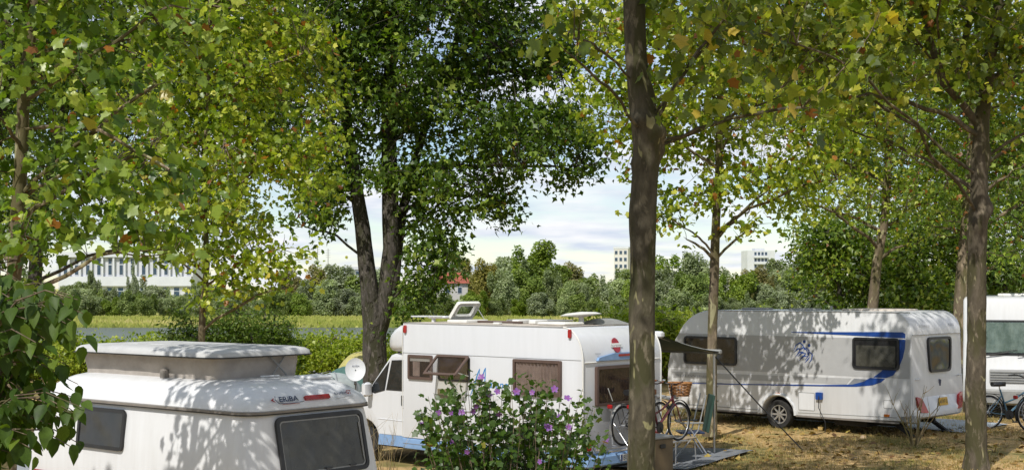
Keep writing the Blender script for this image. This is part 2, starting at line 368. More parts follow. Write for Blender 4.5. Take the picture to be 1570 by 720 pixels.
FALLEN = leaf_mat('fallen_leaf', [(0.0, (0.13, 0.06, 0.02)), (0.5, (0.28, 0.17, 0.05)), (1.0, (0.36, 0.28, 0.07))], tl=0.1, tcol=1.0)
GRASS = leaf_mat('grass_blade', [(0.0, (0.14, 0.155, 0.035)), (0.4, (0.34, 0.25, 0.09)), (1.0, (0.58, 0.40, 0.18))], tl=0.2, tcol=1.0)
REED = leaf_mat('bank_grass', [(0.0, (0.24, 0.28, 0.06)), (0.6, (0.37, 0.38, 0.10)), (1.0, (0.50, 0.44, 0.19))], tl=0.2, tcol=1.0)
# ------------------------------------------------------------------ terrain
def smooth01(t): t = min(1.0, max(0.0, t)); return t * t * (3 - 2 * t)
def gz(x, y):
    dip = -0.2 * (1 - smooth01((x - 1.5) / 3.5)) * smooth01((y - 8) / 8)
    z = dip
    if y > 50: z = dip * (1 - smooth01((y - 50) / 15)) - 5.2 * smooth01((y - 50) / 28)
    if y > 201: z = -5.2 + 2.5 * smooth01((y - 201) / 50)
    return z
WATER_Z = -3.55

xs = sorted(set([-3000, -1500, -700, -350, -180, -100, -60, -40] + [round(-25 + 0.5 * i, 2) for i in range(101)] + [40, 60, 100, 180, 350, 700, 1500, 3000]))
ys = sorted(set([-300, -100, -40, -20, -10, -4, 0, 4] + [6 + 0.5 * i for i in range(0, 85)] + [50 + 2 * i for i in range(0, 16)] + [90, 120, 160, 190] + [200 + 4 * i for i in range(0, 18)] + [300, 400, 600, 900, 1500, 2500, 4500]))
V = [(x, y, gz(x, y) + (0.012 * mnoise.noise(Vector((x * 0.9, y * 0.9, 0))) if 4 < y < 48 and abs(x) < 25 else 0)) for y in ys for x in xs]
nx = len(xs)
F = np.array([(j*nx+i, j*nx+i+1, (j+1)*nx+i+1, (j+1)*nx+i) for j in range(len(ys)-1) for i in range(nx-1)])
me = mesh_np('ground', np.array(V), F, smooth=True)

gm = bpy.data.materials.new('dry_lawn'); gm.use_nodes = True; t = gm.node_tree; b = t.nodes['Principled BSDF']
b.inputs['Roughness'].default_value = 0.95; b.inputs['Specular IOR Level'].default_value = 0.1
c = t.nodes.new('ShaderNodeTexCoord')
def nz(scale, det=6, rough=0.6):
    n = t.nodes.new('ShaderNodeTexNoise'); n.inputs['Scale'].default_value = scale; n.inputs['Detail'].default_value = det; n.inputs['Roughness'].default_value = rough
    t.links.new(c.outputs['Object'], n.inputs['Vector']); return n
def ramp(n, p0, p1):
    r = t.nodes.new('ShaderNodeValToRGB'); r.color_ramp.elements[0].position = p0; r.color_ramp.elements[1].position = p1; t.links.new(n, r.inputs[0]); return r.outputs[0]
def mixc(f, a, bb):
    m = t.nodes.new('ShaderNodeMix'); m.data_type = 'RGBA'; t.links.new(f, m.inputs[0])
    for k, q in ((6, a), (7, bb)):
        if isinstance(q, tuple): m.inputs[k].default_value = (*q, 1)
        else: t.links.new(q, m.inputs[k])
    return m.outputs[2]
base = mixc(ramp(nz(9).outputs[0], 0.35, 0.65), (0.30, 0.195, 0.09), (0.60, 0.42, 0.20))
base = mixc(ramp(nz(0.55, 4).outputs[0], 0.46, 0.60), base, (0.17, 0.155, 0.055))
base = mixc(ramp(nz(40, 3).outputs[0], 0.55, 0.8), base, (0.12, 0.085, 0.045))
sp = t.nodes.new('ShaderNodeSeparateXYZ'); t.links.new(c.outputs['Object'], sp.inputs[0])
mr = t.nodes.new('ShaderNodeMapRange'); mr.inputs[1].default_value = 195; mr.inputs[2].default_value = 205; t.links.new(sp.outputs[1], mr.inputs[0])
bank = mixc(ramp(nz(0.12, 5).outputs[0], 0.35, 0.65), (0.34, 0.37, 0.075), (0.48, 0.44, 0.15))
base = mixc(mr.outputs[0], base, bank)
t.links.new(base, b.inputs['Base Color'])
bp = t.nodes.new('ShaderNodeBump'); bp.inputs['Strength'].default_value = 0.6; bp.inputs['Distance'].default_value = 0.04
t.links.new(nz(25).outputs[0], bp.inputs['Height']); t.links.new(bp.outputs[0], b.inputs['Normal'])
props(link('ground', me, gm), kind='structure')

wm = bpy.data.materials.new('river_water'); wm.use_nodes = True; t = wm.node_tree; b = t.nodes['Principled BSDF']
b.inputs['Roughness'].default_value = 0.3; b.inputs['Base Color'].default_value = (0.06, 0.075, 0.035, 1); b.inputs['Specular IOR Level'].default_value = 0.22
c = t.nodes.new('ShaderNodeTexCoord'); mp = t.nodes.new('ShaderNodeMapping'); mp.inputs['Scale'].default_value = (0.5, 1.2, 1); t.links.new(c.outputs['Object'], mp.inputs[0])
n = t.nodes.new('ShaderNodeTexNoise'); n.inputs['Scale'].default_value = 1.1; n.inputs['Detail'].default_value = 4; t.links.new(mp.outputs[0], n.inputs['Vector'])
n2 = t.nodes.new('ShaderNodeTexNoise'); n2.inputs['Scale'].default_value = 0.05; n2.inputs['Detail'].default_value = 3; t.links.new(c.outputs['Object'], n2.inputs['Vector'])
cm = t.nodes.new('ShaderNodeMix'); cm.data_type = 'RGBA'; t.links.new(n2.outputs[0], cm.inputs[0]); cm.inputs[6].default_value = (0.05, 0.065, 0.03, 1); cm.inputs[7].default_value = (0.085, 0.095, 0.045, 1); t.links.new(cm.outputs[2], b.inputs['Base Color'])
bp = t.nodes.new('ShaderNodeBump'); bp.inputs['Strength'].default_value = 0.25; bp.inputs['Distance'].default_value = 0.15; t.links.new(n.outputs[0], bp.inputs['Height']); t.links.new(bp.outputs[0], b.inputs['Normal'])
props(link('river', mesh_np('river', np.array([(-900, 56, WATER_Z), (900, 56, WATER_Z), (900, 262, WATER_Z), (-900, 262, WATER_Z)]), np.array([[0, 1, 2, 3]])), wm), kind='structure')

# ------------------------------------------------------------------ leaf clouds
def _tm(v, f): return np.array(v, float), np.array(f)
_half = [(0.22, -0.02), (0.46, 0.14), (0.33, 0.33), (0.53, 0.56), (0.29, 0.64)]
_o = [(0, 0)] + _half + [(0, 1)] + [(-x, y) for x, y in reversed(_half)]
_o = [(x, y, -0.5 * x * x - 0.22 * y * y + 0.09 * (abs(x) > 0.3)) for x, y in _o]
T_PLANE = _tm(_o + [(0, 0.36, -0.05)], [(i, (i + 1) % 12, 12) for i in range(12)])
T_MAPLE = _tm([(0,0,0),(0.46,0.32,-.06),(0.17,0.5,0.02),(0,1,-.1),(-0.17,0.5,0.02),(-0.46,0.32,-.06)], [(0,1,2),(0,2,3),(0,3,4),(0,4,5)])
T_OVATE = _tm([(0,0,0),(0.24,0.12,0.07),(0.34,0.36,0.08),(0.24,0.7,0.05),(0,1.12,-0.12),(-0.24,0.7,0.05),(-0.34,0.36,0.08),(-0.24,0.12,0.07),(0,0.4,-0.02),(0,0.75,-0.04)],
              [(0,1,8),(1,2,8),(2,9,8),(2,3,9),(3,4,9),(9,4,5),(9,5,6),(8,9,6),(8,6,7),(0,8,7)])
T_LANCE = _tm([(0,0,0),(0.22,0.4,0.03),(0,1,-0.06),(-0.22,0.4,0.03)], [(0,1,2),(0,2,3)])
T_QUAD = _tm([(-0.4,0,0),(0.35,0.1,0.1),(0.45,0.9,-0.05),(-0.3,1,0.1)], [(0,1,2),(0,2,3)])
T_BLADE = _tm([(-0.5,0,0),(0.5,0,0),(0.1,1,0.3)], [(0,1,2)])

def unit(a): return a / np.maximum(np.linalg.norm(a, axis=1, keepdims=True), 1e-9)

def leaf_frames(P, n_dir, t_dir):
    n = unit(n_dir); t = t_dir - n * (t_dir * n).sum(1, keepdims=True); t = unit(t); s = np.cross(t, n)
    return np.stack([s, t, n], axis=2)          # columns: side, tip, normal

def leaf_mesh(name, P, FR, size, tmpl, tint):
    tv, tf = tmpl; n, k = len(P), len(tv)
    V = np.einsum('nij,kj->nki', FR, tv) * size[:, None, None] + P[:, None, :]
    F = (tf[None] + (np.arange(n) * k)[:, None, None]).reshape(-1, tf.shape[1])
    return mesh_np(name, V.reshape(-1, 3), F, np.repeat(tint, k))

def tubes_mesh(name, lines, sides=5):
    mb = MB()
    for L in lines:
        mb.tube([p[:3] for p in L], [p[3] for p in L], L[0][4] if len(L[0]) > 4 else sides)
    me = bpy.data.meshes.new(name); me.from_pydata(mb.v, [], mb.f); me.update()
    me.polygons.foreach_set('use_smooth', np.ones(len(me.polygons), bool))
    return me

def twig_np(A, B, r0, r1, rng, bend=0.12, sides=3, segs=3):
    """many curved twigs from A to B at once -> V, F"""
    n = len(A); D = B - A; L = np.linalg.norm(D, axis=1, keepdims=True)
    mid = (A + B) / 2 + rng.normal(0, 1, (n, 3)) * L * bend + np.array([0, 0, 1]) * L * 0.08
    q = np.linspace(0, 1, segs + 1)
    pts = [(1 - u) ** 2 * A + 2 * u * (1 - u) * mid + u * u * B for u in q]
    t = unit(D); ref = unit(np.cross(t, np.array([0.31, 0.77, 0.55])[None])); w = np.cross(t, ref)
    V = np.zeros((n, segs + 1, sides, 3))
    for i, p in enumerate(pts):
        r = r0 + (r1 - r0) * q[i]; r = np.asarray(r).reshape(-1, 1) if np.ndim(r) else r
        for k in range(sides):
            a = 2 * math.pi * k / sides
            V[:, i, k] = p + (ref * math.cos(a) + w * math.sin(a)) * r
    f = []
    for i in range(segs):
        for k in range(sides):
            f.append((i*sides+k, i*sides+(k+1) % sides, (i+1)*sides+(k+1) % sides, (i+1)*sides+k))
    f = np.array(f); F = (f[None] + (np.arange(n) * (segs + 1) * sides)[:, None, None]).reshape(-1, 4)
    return V.reshape(-1, 3), F

def bump_trunk(line, rng, sides=14, knobs=(), sub=5):
    sub = 14 if knobs else sub
    """tapered, slightly wandering trunk with real burls: line of (x,y,z,r)"""
    pts = []
    for i in range(len(line) - 1):
        for k in range(sub):
            u = k / sub; pts.append([line[i][j] * (1 - u) + line[i+1][j] * u for j in range(4)])
    pts.append(list(line[-1]))
    rings = []
    for i, (x, y, z, r) in enumerate(pts):
        ring = []
        for k in range(sides):
            a = 2 * math.pi * k / sides; d = Vector((math.cos(a), math.sin(a), 0))
            rr = r * (1 + 0.09 * mnoise.noise(Vector((d.x * 1.3 + x, d.y * 1.3 + y, z * 1.1))) + 0.05 * mnoise.noise(Vector((d.x * 3, d.y * 3, z * 5))))
            for (kz, ka, kw, kh) in knobs:
                da = math.atan2(math.sin(a - ka), math.cos(a - ka))
                rr += r * kh * 1.5 * math.exp(-((z - kz) / kw) ** 2 - (da / 0.75) ** 2)
            ring.append((x + d.x * rr, y + d.y * rr, z))
        rings.append(ring)
    return rings

def in_frame(P, m=0):
    d = np.maximum(P[:, 1], 0.01); px = 785 + P[:, 0] / d * FPX; py = HOR - (P[:, 2] - CAM_H) / d * FPX
    return (px > -m) & (px < 1570 + m) & (py > -m) & (py < 720 + m) & (P[:, 1] > 1)

def make_tree(name, label, group, trunks, blobs, ncl, lpc, size, tmpl, lmat, bark, seed, nlimb=8, gap=-1.0, gscale=0.7,
              spray=0.42, leafobj=0, droop=0.35, orange=0.02, keep=None, limbs=(), knobs=(), up=0.35, limb_r=0.5, sides=14, cat='tree', twig_r=0.010, tint0=0.45):
    rng = np.random.default_rng(seed)
    base = trunks[0][0]
    root = empty(name, (base[0], base[1], base[2]), 0, label, cat, group)
    off = np.array(base[:3])
    # leaf clusters inside the crown's lobes
    vol = np.array([b[3] * b[4] * b[5] for b in blobs]) ** 0.85; cnt = rng.multinomial(ncl, vol / vol.sum())
    C = []
    for bl, n in zip(blobs, cnt):
        d = unit(rng.normal(0, 1, (n, 3))); r = rng.random((n, 1)) ** (1 / 2.4)
        C.append(np.array(bl[:3]) + d * r * np.array(bl[3:6]))
    C = np.concatenate(C)
    if gap > -1:
        g = np.array([mnoise.noise(Vector((c[0] * gscale + seed, c[1] * gscale, c[2] * gscale * 1.3))) for c in C]); C = C[g > gap]
    if keep is not None: C = C[keep(C)]
    ctr = C.mean(0)
    # limbs from the trunk out into the crown
    pool = []
    for L in trunks:
        L = np.array([p[:4] for p in L]); 
        for i in range(len(L) - 1):
            for u in np.linspace(0, 1, 8): pool.append(L[i] * (1 - u) + L[i+1] * u)
    pool = np.array(pool); zmin = C[:, 2].min() - 1.2; hi = pool[pool[:, 2] > min(zmin, pool[:, 2].max() - 1.0)]
    lines = []
    def limb(a, b, r0, r1, n=7, wob=0.10, sag=0.12):
        a, b = np.array(a, float), np.array(b, float); L = np.linalg.norm(b - a); pts = []
        m = (a + b) / 2 + np.array([0, 0, sag * L]) + rng.normal(0, wob * L * 0.5, 3)
        for i in range(n + 1):
            u = i / n; p = (1-u)**2*a + 2*u*(1-u)*m + u*u*b + (rng.normal(0, wob * L * 0.10, 3) if 0 < i < n else 0)
            pts.append((*p, r0 * (1 - u) ** 0.8 + r1 * u ** 0.8, 6))
        return pts
    targets = [C[rng.integers(len(C))]]
    dist = np.linalg.norm(C - targets[0], axis=1)
    for _ in range(max(0, nlimb - 1)):
        j = int(np.argmax(dist)); targets.append(C[j]); dist = np.minimum(dist, np.linalg.norm(C - C[j], axis=1))
    for tg in targets if nlimb else []:
        dd = np.linalg.norm(hi[:, :3] - tg, axis=1) + 2.2 * np.maximum(0, hi[:, 2] - (tg[2] - 0.45 * np.linalg.norm(hi[:, :2] - tg[:2], axis=1)))
        s = hi[int(np.argmin(dd))]; e = tg * 0.9 + s[:3] * 0.1
        lines.append(limb(s[:3], e, max(0.02, s[3] * limb_r), 0.012))
    for (a, b, r0) in limbs: lines.append(limb(a, b, r0, 0.015, 9, 0.07))
    pool2 = np.array([p[:3] for L in lines for p in L] + [tuple(p[:3]) for p in hi])
    # branches to a quarter of the clusters, twigs to the rest
    idx = rng.permutation(len(C)); q = max(1, len(C) // 5); VV, FF = [], []; nb = 0
    def connect(targ, r0, r1, lim):
        nonlocal nb
        A = []
        for k in range(0, len(targ), 400):
            D = np.linalg.norm(targ[k:k+400, None] - pool2[None], axis=2); A.append(pool2[np.argmin(D, axis=1)])
        A = np.concatenate(A); v, f = twig_np(A, targ, r0, r1, rng, segs=4)
        VV.append(v); FF.append(f + nb); nb += len(v)
        return A
    A1 = connect(C[idx[:q]], twig_r * 1.9, twig_r * 0.7, 0)
    mids = (A1 + C[idx[:q]]) / 2
    pool2 = np.concatenate([pool2, C[idx[:q]], mids])
    connect(C[idx[q:]], twig_r, twig_r * 0.35, 0)
    # leaves
    n = len(C) * lpc
    cid = np.repeat(np.arange(len(C)), lpc)
    P = C[cid] + rng.normal(0, 1, (n, 3)) * spray * np.array([0.62, 0.62, 0.42])
    outw = P - ctr; outw[:, 2] *= 0.3; outw = unit(outw)
    nd = rng.normal(0, 0.6, (n, 3)) + np.array([0, 0, up]) + outw * 0.25
    td = rng.normal(0, 0.6, (n, 3)) + outw * 0.5 + np.array([0, 0, -droop])
    FR = leaf_frames(P, nd, td); sz = size * rng.uniform(0.5, 1.25, n)
    FR[:, :, 0] *= rng.uniform(0.62, 1.12, (n, 1)); FR[:, :, 2] *= rng.uniform(-0.6, 2.6, (n, 1))
    cl_t = np.clip(rng.normal(tint0, 0.2, len(C)), 0, 0.9)
    tint = np.clip(cl_t[cid] + rng.normal(0, 0.19, n), 0, 0.92)
    tint[rng.random(n) < orange] = rng.uniform(0.955, 1.0)
    o = rng.random(n) < orange; tint[o] = rng.uniform(0.95, 1.0, o.sum())
    # the trunk(s)
    mb = MB()
    for i, L in enumerate(trunks): mb.loft(bump_trunk(L, rng, sides if i == 0 else max(8, sides - 4), knobs if i == 0 else ()))
    for L in lines: mb.tube([p[:3] for p in L], [p[3] for p in L], 6)
    mb.v = [tuple(np.array(v) - off) for v in mb.v]
    tr = mb.build('trunk', bark, root, smooth=True, angle=60)
    bo = link('branches', mesh_np('branches', np.concatenate(VV) - off, np.concatenate(FF), smooth=True), B_TWIG if bark is not B_MAPLE else B_MAPLE, root); bo['kind'] = 'stuff'
    sel = np.zeros(n, bool)
    if leafobj:
        vis = in_frame(P, -4); sc = np.where(vis, sz / np.maximum(P[:, 1], 1), 0); k = np.argsort(-sc)[:leafobj]; sel[k] = sc[k] > 0
        var = leaf_variants(tmpl, lmat)
        for j in np.nonzero(sel)[0]:
            me = var[min(len(var) - 1, int(tint[j] * len(var)))]
            M = Matrix.Identity(4)
            for r_ in range(3):
                for c_ in range(3): M[r_][c_] = float(FR[j][r_, c_] * sz[j])
                M[r_][3] = float(P[j][r_] - off[r_])
            link('leaf', me, None, root, M)
    m = ~sel
    cr_ = link('crown', leaf_mesh('crown', P[m] - off, FR[m], sz[m], tmpl, tint[m]), lmat, root); cr_['kind'] = 'stuff'
    return root

_LV = {}
def leaf_variants(tmpl, lmat):
    k = (id(tmpl), lmat.name)
    if k not in _LV:
        out = []
        for i in range(24):
            me = mesh_np('leaf', tmpl[0], tmpl[1], np.full(len(tmpl[0]), (i + 0.5) / 24)); me.materials.append(lmat); out.append(me)
        _LV[k] = out
    return _LV[k]

def trunk_px(pts, d, dd=None):
    """trunk given as (px, py, radius) seen at distance d"""
    o = []
    for i, p in enumerate(pts):
        w = at(p[0], p[1], d if dd is None else dd[i]); o.append((w.x, w.y, w.z, p[2]))
    return o
def blob(px, py, d, rx, ry, rz): w = at(px, py, d); return (w.x, w.y, w.z, rx, ry, rz)
# ------------------------------------------------------------------ far bank: grass, trees, houses
rng = np.random.default_rng(3)
n = 26000
Y = 224 + 34 * rng.random(n) ** 1.2; X = (rng.random(n) - 0.5) * Y * 0.86
Z = np.array([gz(0, y) for y in Y]); ok = Z > WATER_Z - 0.1
P = np.c_[X, Y, Z][ok]; m = len(P)
pat = np.array([mnoise.noise(Vector((p[0] * 0.03, p[1] * 0.12, 1))) for p in P])
FR = leaf_frames(P, np.c_[rng.normal(0, 0.5, m), -np.ones(m), np.full(m, 0.25)], np.c_[rng.normal(0, 0.3, (m, 2)), np.ones(m)])
props(link('bank_grass', leaf_mesh('bank_grass', P, FR, rng.uniform(0.35, 0.8, m), T_BLADE, np.clip(0.45 + pat * 0.8 + rng.normal(0, 0.15, m), 0, 1)), REED),
      'strip of yellow-green grass along the far river bank', 'grass', kind='stuff')

def far_crown(seed, kind, lmat):
    """unit-height tree crown: clumps of leaf tufts round several lobes"""
    r = np.random.default_rng(seed); lob = []
    nl = r.integers(9, 15)
    for i in range(nl):
        h = r.uniform(0.28, 0.86); w = 0.30 * math.sin(math.pi * min(1, h * 0.95)) + 0.06; a = r.uniform(0, 2 * math.pi)
        lob.append((math.cos(a) * w * r.uniform(0.3, 1), math.sin(a) * w * r.uniform(0.3, 1), h, r.uniform(0.07, 0.17), r.uniform(0.10, 0.24)))
    lob.append((0, 0, 0.45, 0.2, 0.36)); lob.append((0, 0, 0.22, 0.28, 0.2))
    P = []
    for (x, y, z, rx, rz_) in lob:
        k = int(26000 * rx * rz_); d = unit(r.normal(0, 1, (k, 3))); q = r.random((k, 1)) ** 0.33
        P.append(np.array([x, y, z]) + d * q * np.array([rx, rx, rz_]))
    P = np.concatenate(P); P = P[P[:, 2] > 0.02]; k = len(P)
    c = np.array([0, 0, 0.45]); o = unit(P - c)
    FR = leaf_frames(P, o * 0.8 + r.normal(0, 0.6, (k, 3)) + np.array([0, 0, 0.3]), r.normal(0, 0.6, (k, 3)) + np.array([0, 0, -0.3 if kind else 0.3]))
    nzv = np.array([mnoise.noise(Vector(p * 6 + seed)) for p in P])
    me = leaf_mesh('crown', P, FR, r.uniform(0.018, 0.04, k), T_QUAD, np.clip(0.45 + nzv * 0.5 + r.normal(0, 0.15, k), 0, 1)); me.materials.append(lmat)
    return me
tm = MB(); tm.tube([(0, 0, -0.02), (0.01, 0, 0.3), (0, 0.01, 0.7)], [0.03, 0.022, 0.008], 7); trunk_proto = tm.build('trunk', B_MAPLE); FAR_TRUNK = trunk_proto.data; bpy.data.objects.remove(trunk_proto)
CR = {'w': [far_crown(s, 1, L_WIL) for s in (11, 12, 13, 14, 15)], 'g': [far_crown(s, 0, L_FARG) for s in (21, 22, 23, 24, 25)], 'y': [far_crown(s, 0, L_FARY) for s in (31,)]}
FL = {'w': ('silvery willow in the tree line across the river', 'willows across the river'),
      'g': ('mid-green tree in the tree line across the river', 'green trees across the river'),
      'y': ('yellowish-green tree in the tree line across the river', 'yellowish trees across the river')}
def far_tree(name, px, ytop, D, k, v, wide=1.0, label=None, ybase=None):
    x = (px - 785) / FPX * D; z0 = gz(x, D); zt = CAM_H - (ytop - HOR) / FPX * D; h = zt - z0
    lb, gr = FL[k]
    if label is None:
        row = 'low front' if D < 263 else ('middle' if D < 275 else 'tall back'); i_ = sum(px > q for q in (95, 300, 430, 560, 690, 830, 960, 1085, 1250, 1340))
        seg = ('left of the white fin building', 'below the white fin building', 'right of the white fin building', 'just left of the forked maple', 'just behind the forked maple', 'below the highest far tree', 'left of the near trunk', 'right of the near trunk', 'below the white block of flats', 'left of the leaning plane', 'behind the right planes')[i_]
        label = lb.replace(' in the tree line across the river', ', %s row across the river, %s' % (row, seg)); gr = '%s, %s row, %s' % (gr, row, seg)
    root = empty(name, (x, D, z0), random.uniform(0, 6.28), label or lb, 'tree', gr); root.scale = (h * wide, h * wide, h)
    link('trunk', FAR_TRUNK, None, root); c = link('crown', CR[k][v % len(CR[k])], None, root); c['kind'] = 'stuff'
prof = [(-120,400),(0,420),(80,428),(300,432),(420,428),(455,412),(500,398),(540,402),(590,412),(640,428),(690,408),(740,396),(790,392),(850,388),(890,396),(930,404),(985,396),(1040,392),(1100,398),(1150,402),(1190,400),(1235,388),(1300,392),(1500,400),(1700,400)]
def ytop_at(px):
    for (a, ya), (b_, yb) in zip(prof, prof[1:]):
        if a <= px <= b_: return ya + (yb - ya) * (px - a) / (b_ - a)
    return 400
rr = random.Random(5)
px = -110
while px < 1690:      # back row
    k = rr.choice('gggwwy'); D = rr.uniform(276, 300)
    far_tree({'w': 'willow_tree', 'g': 'broadleaf_tree', 'y': 'broadleaf_tree'}[k], px, ytop_at(px) + rr.uniform(-8, 16), D, k, rr.randrange(9), rr.uniform(0.85, 1.35)); px += rr.uniform(26, 44)
px = -100
while px < 1690:      # middle row
    k = rr.choice('wwwgg'); D = rr.uniform(264, 274)
    if 672 < px < 722: px += 20; continue
    far_tree('willow_tree' if k == 'w' else 'broadleaf_tree', px, ytop_at(px) + rr.uniform(10, 40), D, k, rr.randrange(9), rr.uniform(0.85, 1.2)); px += rr.uniform(24, 38)
px = -100
while px < 1690:      # low front row at the bank
    k = rr.choice('wwg'); D = rr.uniform(256, 262)
    far_tree('willow_tree' if k == 'w' else 'broadleaf_tree', px, rr.uniform(440, 458), D, k, rr.randrange(9), rr.uniform(1.1, 1.5)); px += rr.uniform(20, 34)
far_tree('broadleaf_tree', 818, 368, 310, 'g', 1, 1.15, 'tall round dark-green tree rising highest in the far tree line')
far_tree('broadleaf_tree', 768, 381, 306, 'g', 0, 0.9, 'tall green tree just left of the highest far tree')
far_tree('broadleaf_tree', 742, 402, 268, 'y', 0, 0.95, 'brownish-yellow tree right of the red-roofed house across the river')
far_tree('broadleaf_tree', 704, 393, 300, 'y', 0, 0.8, 'yellow-green tree behind the red-roofed house across the river')
far_tree('broadleaf_tree', 1020, 384, 304, 'g', 2, 1.0, 'dark-green tree in the far tree line right of the nearest trunk')
far_tree('willow_tree', 206, 404, 285, 'w', 0, 0.4, 'slim willow standing before the long white building')
far_tree('willow_tree', 143, 412, 285, 'w', 2, 0.45, 'small pale tree in front of the long white building')

BWHITE = mat('facade_white', (0.55, 0.565, 0.60), 0.7, var=0.04, scale=0.3)
BGREY = mat('facade_grey', (0.54, 0.55, 0.59), 0.7, var=0.05, scale=0.3)
BBEIGE = mat('facade_beige', (0.56, 0.54, 0.51), 0.7, var=0.06, scale=0.3)
BGLASS = glass_mat('far_glass', (0.04, 0.07, 0.11), 0.08)
TILE = mat('roof_tile', (0.30, 0.08, 0.05), 0.8, var=0.2, scale=2)
def facade_box(name, loc, rz, w, d, h, wall, label):
    r = empty(name, loc, rz, label, 'building')
    MB().box(-w/2, w/2, 0, d, 0, h).build('wall', wall, r)
    return r
def bay(root, x, z0, z1, w, fr, gl, sash=True):
    """window (> pane) on the front face y = 0"""
    m = MB(); m.box(x - w/2, x + w/2, -0.12, -0.003, z0, z1); 
    o = m.build('window', fr, root)
    MB().box(x - w/2 + 0.12, x + w/2 - 0.12, -0.16, -0.1, z0 + 0.15, z0 + (z1 - z0) * 0.6).build('pane', gl, o)
    MB().box(x - w/2 + 0.12, x + w/2 - 0.12, -0.16, -0.1, z0 + (z1 - z0) * 0.66, z1 - 0.12).build('pane', gl, o)
# long white building with vertical fins on the left
D = 330.0; s = D / FPX
x0, x1 = (88 - 785) * s, (297 - 785) * s; W = x1 - x0
zt = CAM_H - (386 - HOR) * s; zb = gz(0, D)
root = facade_box('long_building', ((x0 + x1) / 2, D, zb), R(-3), W, 14, zt - zb - 1.2, BGREY, 'long white building with tall fins and windows behind the left trees')
H = zt - zb
MB().box(-W/2 - 0.4, W/2 + 0.4, -0.9, 14.4, H - 1.25, H).build('roof', BWHITE, root)
MB().box(-W/2 + 0.2, W/2 - 0.2, -0.7, -0.004, H - 8.2, H - 5.9).build('parapet', BWHITE, root)
nb = 12
for i in range(nb):
    xc = -W/2 + W * (i + 0.5) / nb
    bay(root, xc + 0.35, H - 5.6, H - 1.5, 1.05, BWHITE, BGLASS)
    bay(root, xc + 0.2, H - 11.0, H - 8.5, 1.5, BWHITE, BGLASS)
for i in range(nb + 1):
    xc = -W/2 + W * i / nb
    MB().box(xc - 0.22, xc + 0.22, -0.7, -0.002, H - 5.9, H - 1.26).build('fin', BWHITE, root)
# white block of flats seen between the plane trees
D = 600.0; s = D / FPX
zt = CAM_H - (384 - HOR) * s; zb = gz(0, D); H = zt - zb
root = facade_box('apartment_block', ((1167 - 785) * s, D, zb), R(8), 12.4, 9, H, BWHITE, 'white block of flats with balcony rows above the far trees')
MB().box(-2.2, 2.2, 2, 6, H - 0.01, H + 1.1).build('roof_house', BWHITE, root)
for f in range(6):
    z = H - 2.9 - 2.75 * f
    b_ = MB().box(-3.4, 2.9, -1.0, -0.003, z - 0.25, z + 0.75).build('balcony', BWHITE, root)
    for k in range(4):
        xx = -2.6 + 1.6 * k
        w_ = MB().box(xx - 0.6, xx + 0.6, -0.06, -0.004, z + 0.8, z + 2.35).build('window', BGREY, root)
        MB().box(xx - 0.5, xx + 0.5, -0.09, -0.05, z + 0.9, z + 2.25).build('pane', BGLASS, w_)
# beige tower half hidden by the near trunk
D = 520.0; s = D / FPX; zt = CAM_H - (379 - HOR) * s; zb = gz(0, D); H = zt - zb
root = facade_box('apartment_tower', ((952 - 785) * s, D, zb), R(-12), 5.4, 8, H, BBEIGE, 'beige residential tower peeking out left of the near trunk')
MB().box(-2.9, 2.9, -0.1, 8.1, H - 0.6, H + 0.2).build('roof', BWHITE, root)
for f in range(6):
    for k in range(3):
        xx = -1.8 + 1.75 * k; z = H - 2.7 - 2.6 * f
        w_ = MB().box(xx - 0.6, xx + 0.6, -0.06, -0.004, z, z + 1.5).build('window', BWHITE, root)
        MB().box(xx - 0.5, xx + 0.5, -0.09, -0.05, z + 0.1, z + 1.4).build('pane', BGLASS, w_)
# red-roofed house among the far trees
D = 272.0; s = D / FPX; zb = gz(0, D); ze = CAM_H - (434 - HOR) * s; zr = CAM_H - (418 - HOR) * s
root = empty('house', ((699 - 785) * s, D - 6, zb), R(14), 'small house with a red tiled roof among the far trees', 'house')
MB().box(-2.6, 2.6, 0, 5, 0, ze - zb).build('wall', BBEIGE, root)
MB().add([(-3, -.5, ze-zb), (3, -.5, ze-zb), (3, 5.5, ze-zb), (-3, 5.5, ze-zb), (-2.2, 2.5, zr-zb), (2.4, 2.5, zr-zb)], [(0,1,5,4), (1,2,5), (2,3,4,5), (3,0,4), (3,2,1,0)]).build('roof', TILE, root)
for k in (-1.4, 1.0):
    w_ = MB().box(k - 0.45, k + 0.45, -0.06, -0.004, ze - zb - 2.0, ze - zb - 0.7).build('window', BWHITE, root)
    MB().box(k - 0.36, k + 0.36, -0.09, -0.05, ze - zb - 1.9, ze - zb - 0.8).build('pane', BGLASS, w_)
# flat white building behind the forked tree
D = 320.0; s = D / FPX; zb = gz(0, D); zt = CAM_H - (411 - HOR) * s; H = zt - zb
root = facade_box('flat_building', ((566 - 785) * s, D - 14, zb), 0, 8.6, 6, H, BWHITE, 'low flat white building behind the forked trunk')
MB().box(-4.5, 4.5, -0.3, 6.2, H - 0.5, H + 0.12).build('roof', BWHITE, root)
for k in range(4):
    w_ = MB().box(-3.6 + 2 * k, -2.4 + 2 * k, -0.06, -0.004, H - 1.9, H - 0.8).build('window', BGREY, root)
    MB().box(-3.5 + 2 * k, -2.5 + 2 * k, -0.09, -0.05, H - 1.8, H - 0.9).build('pane', BGLASS, w_)
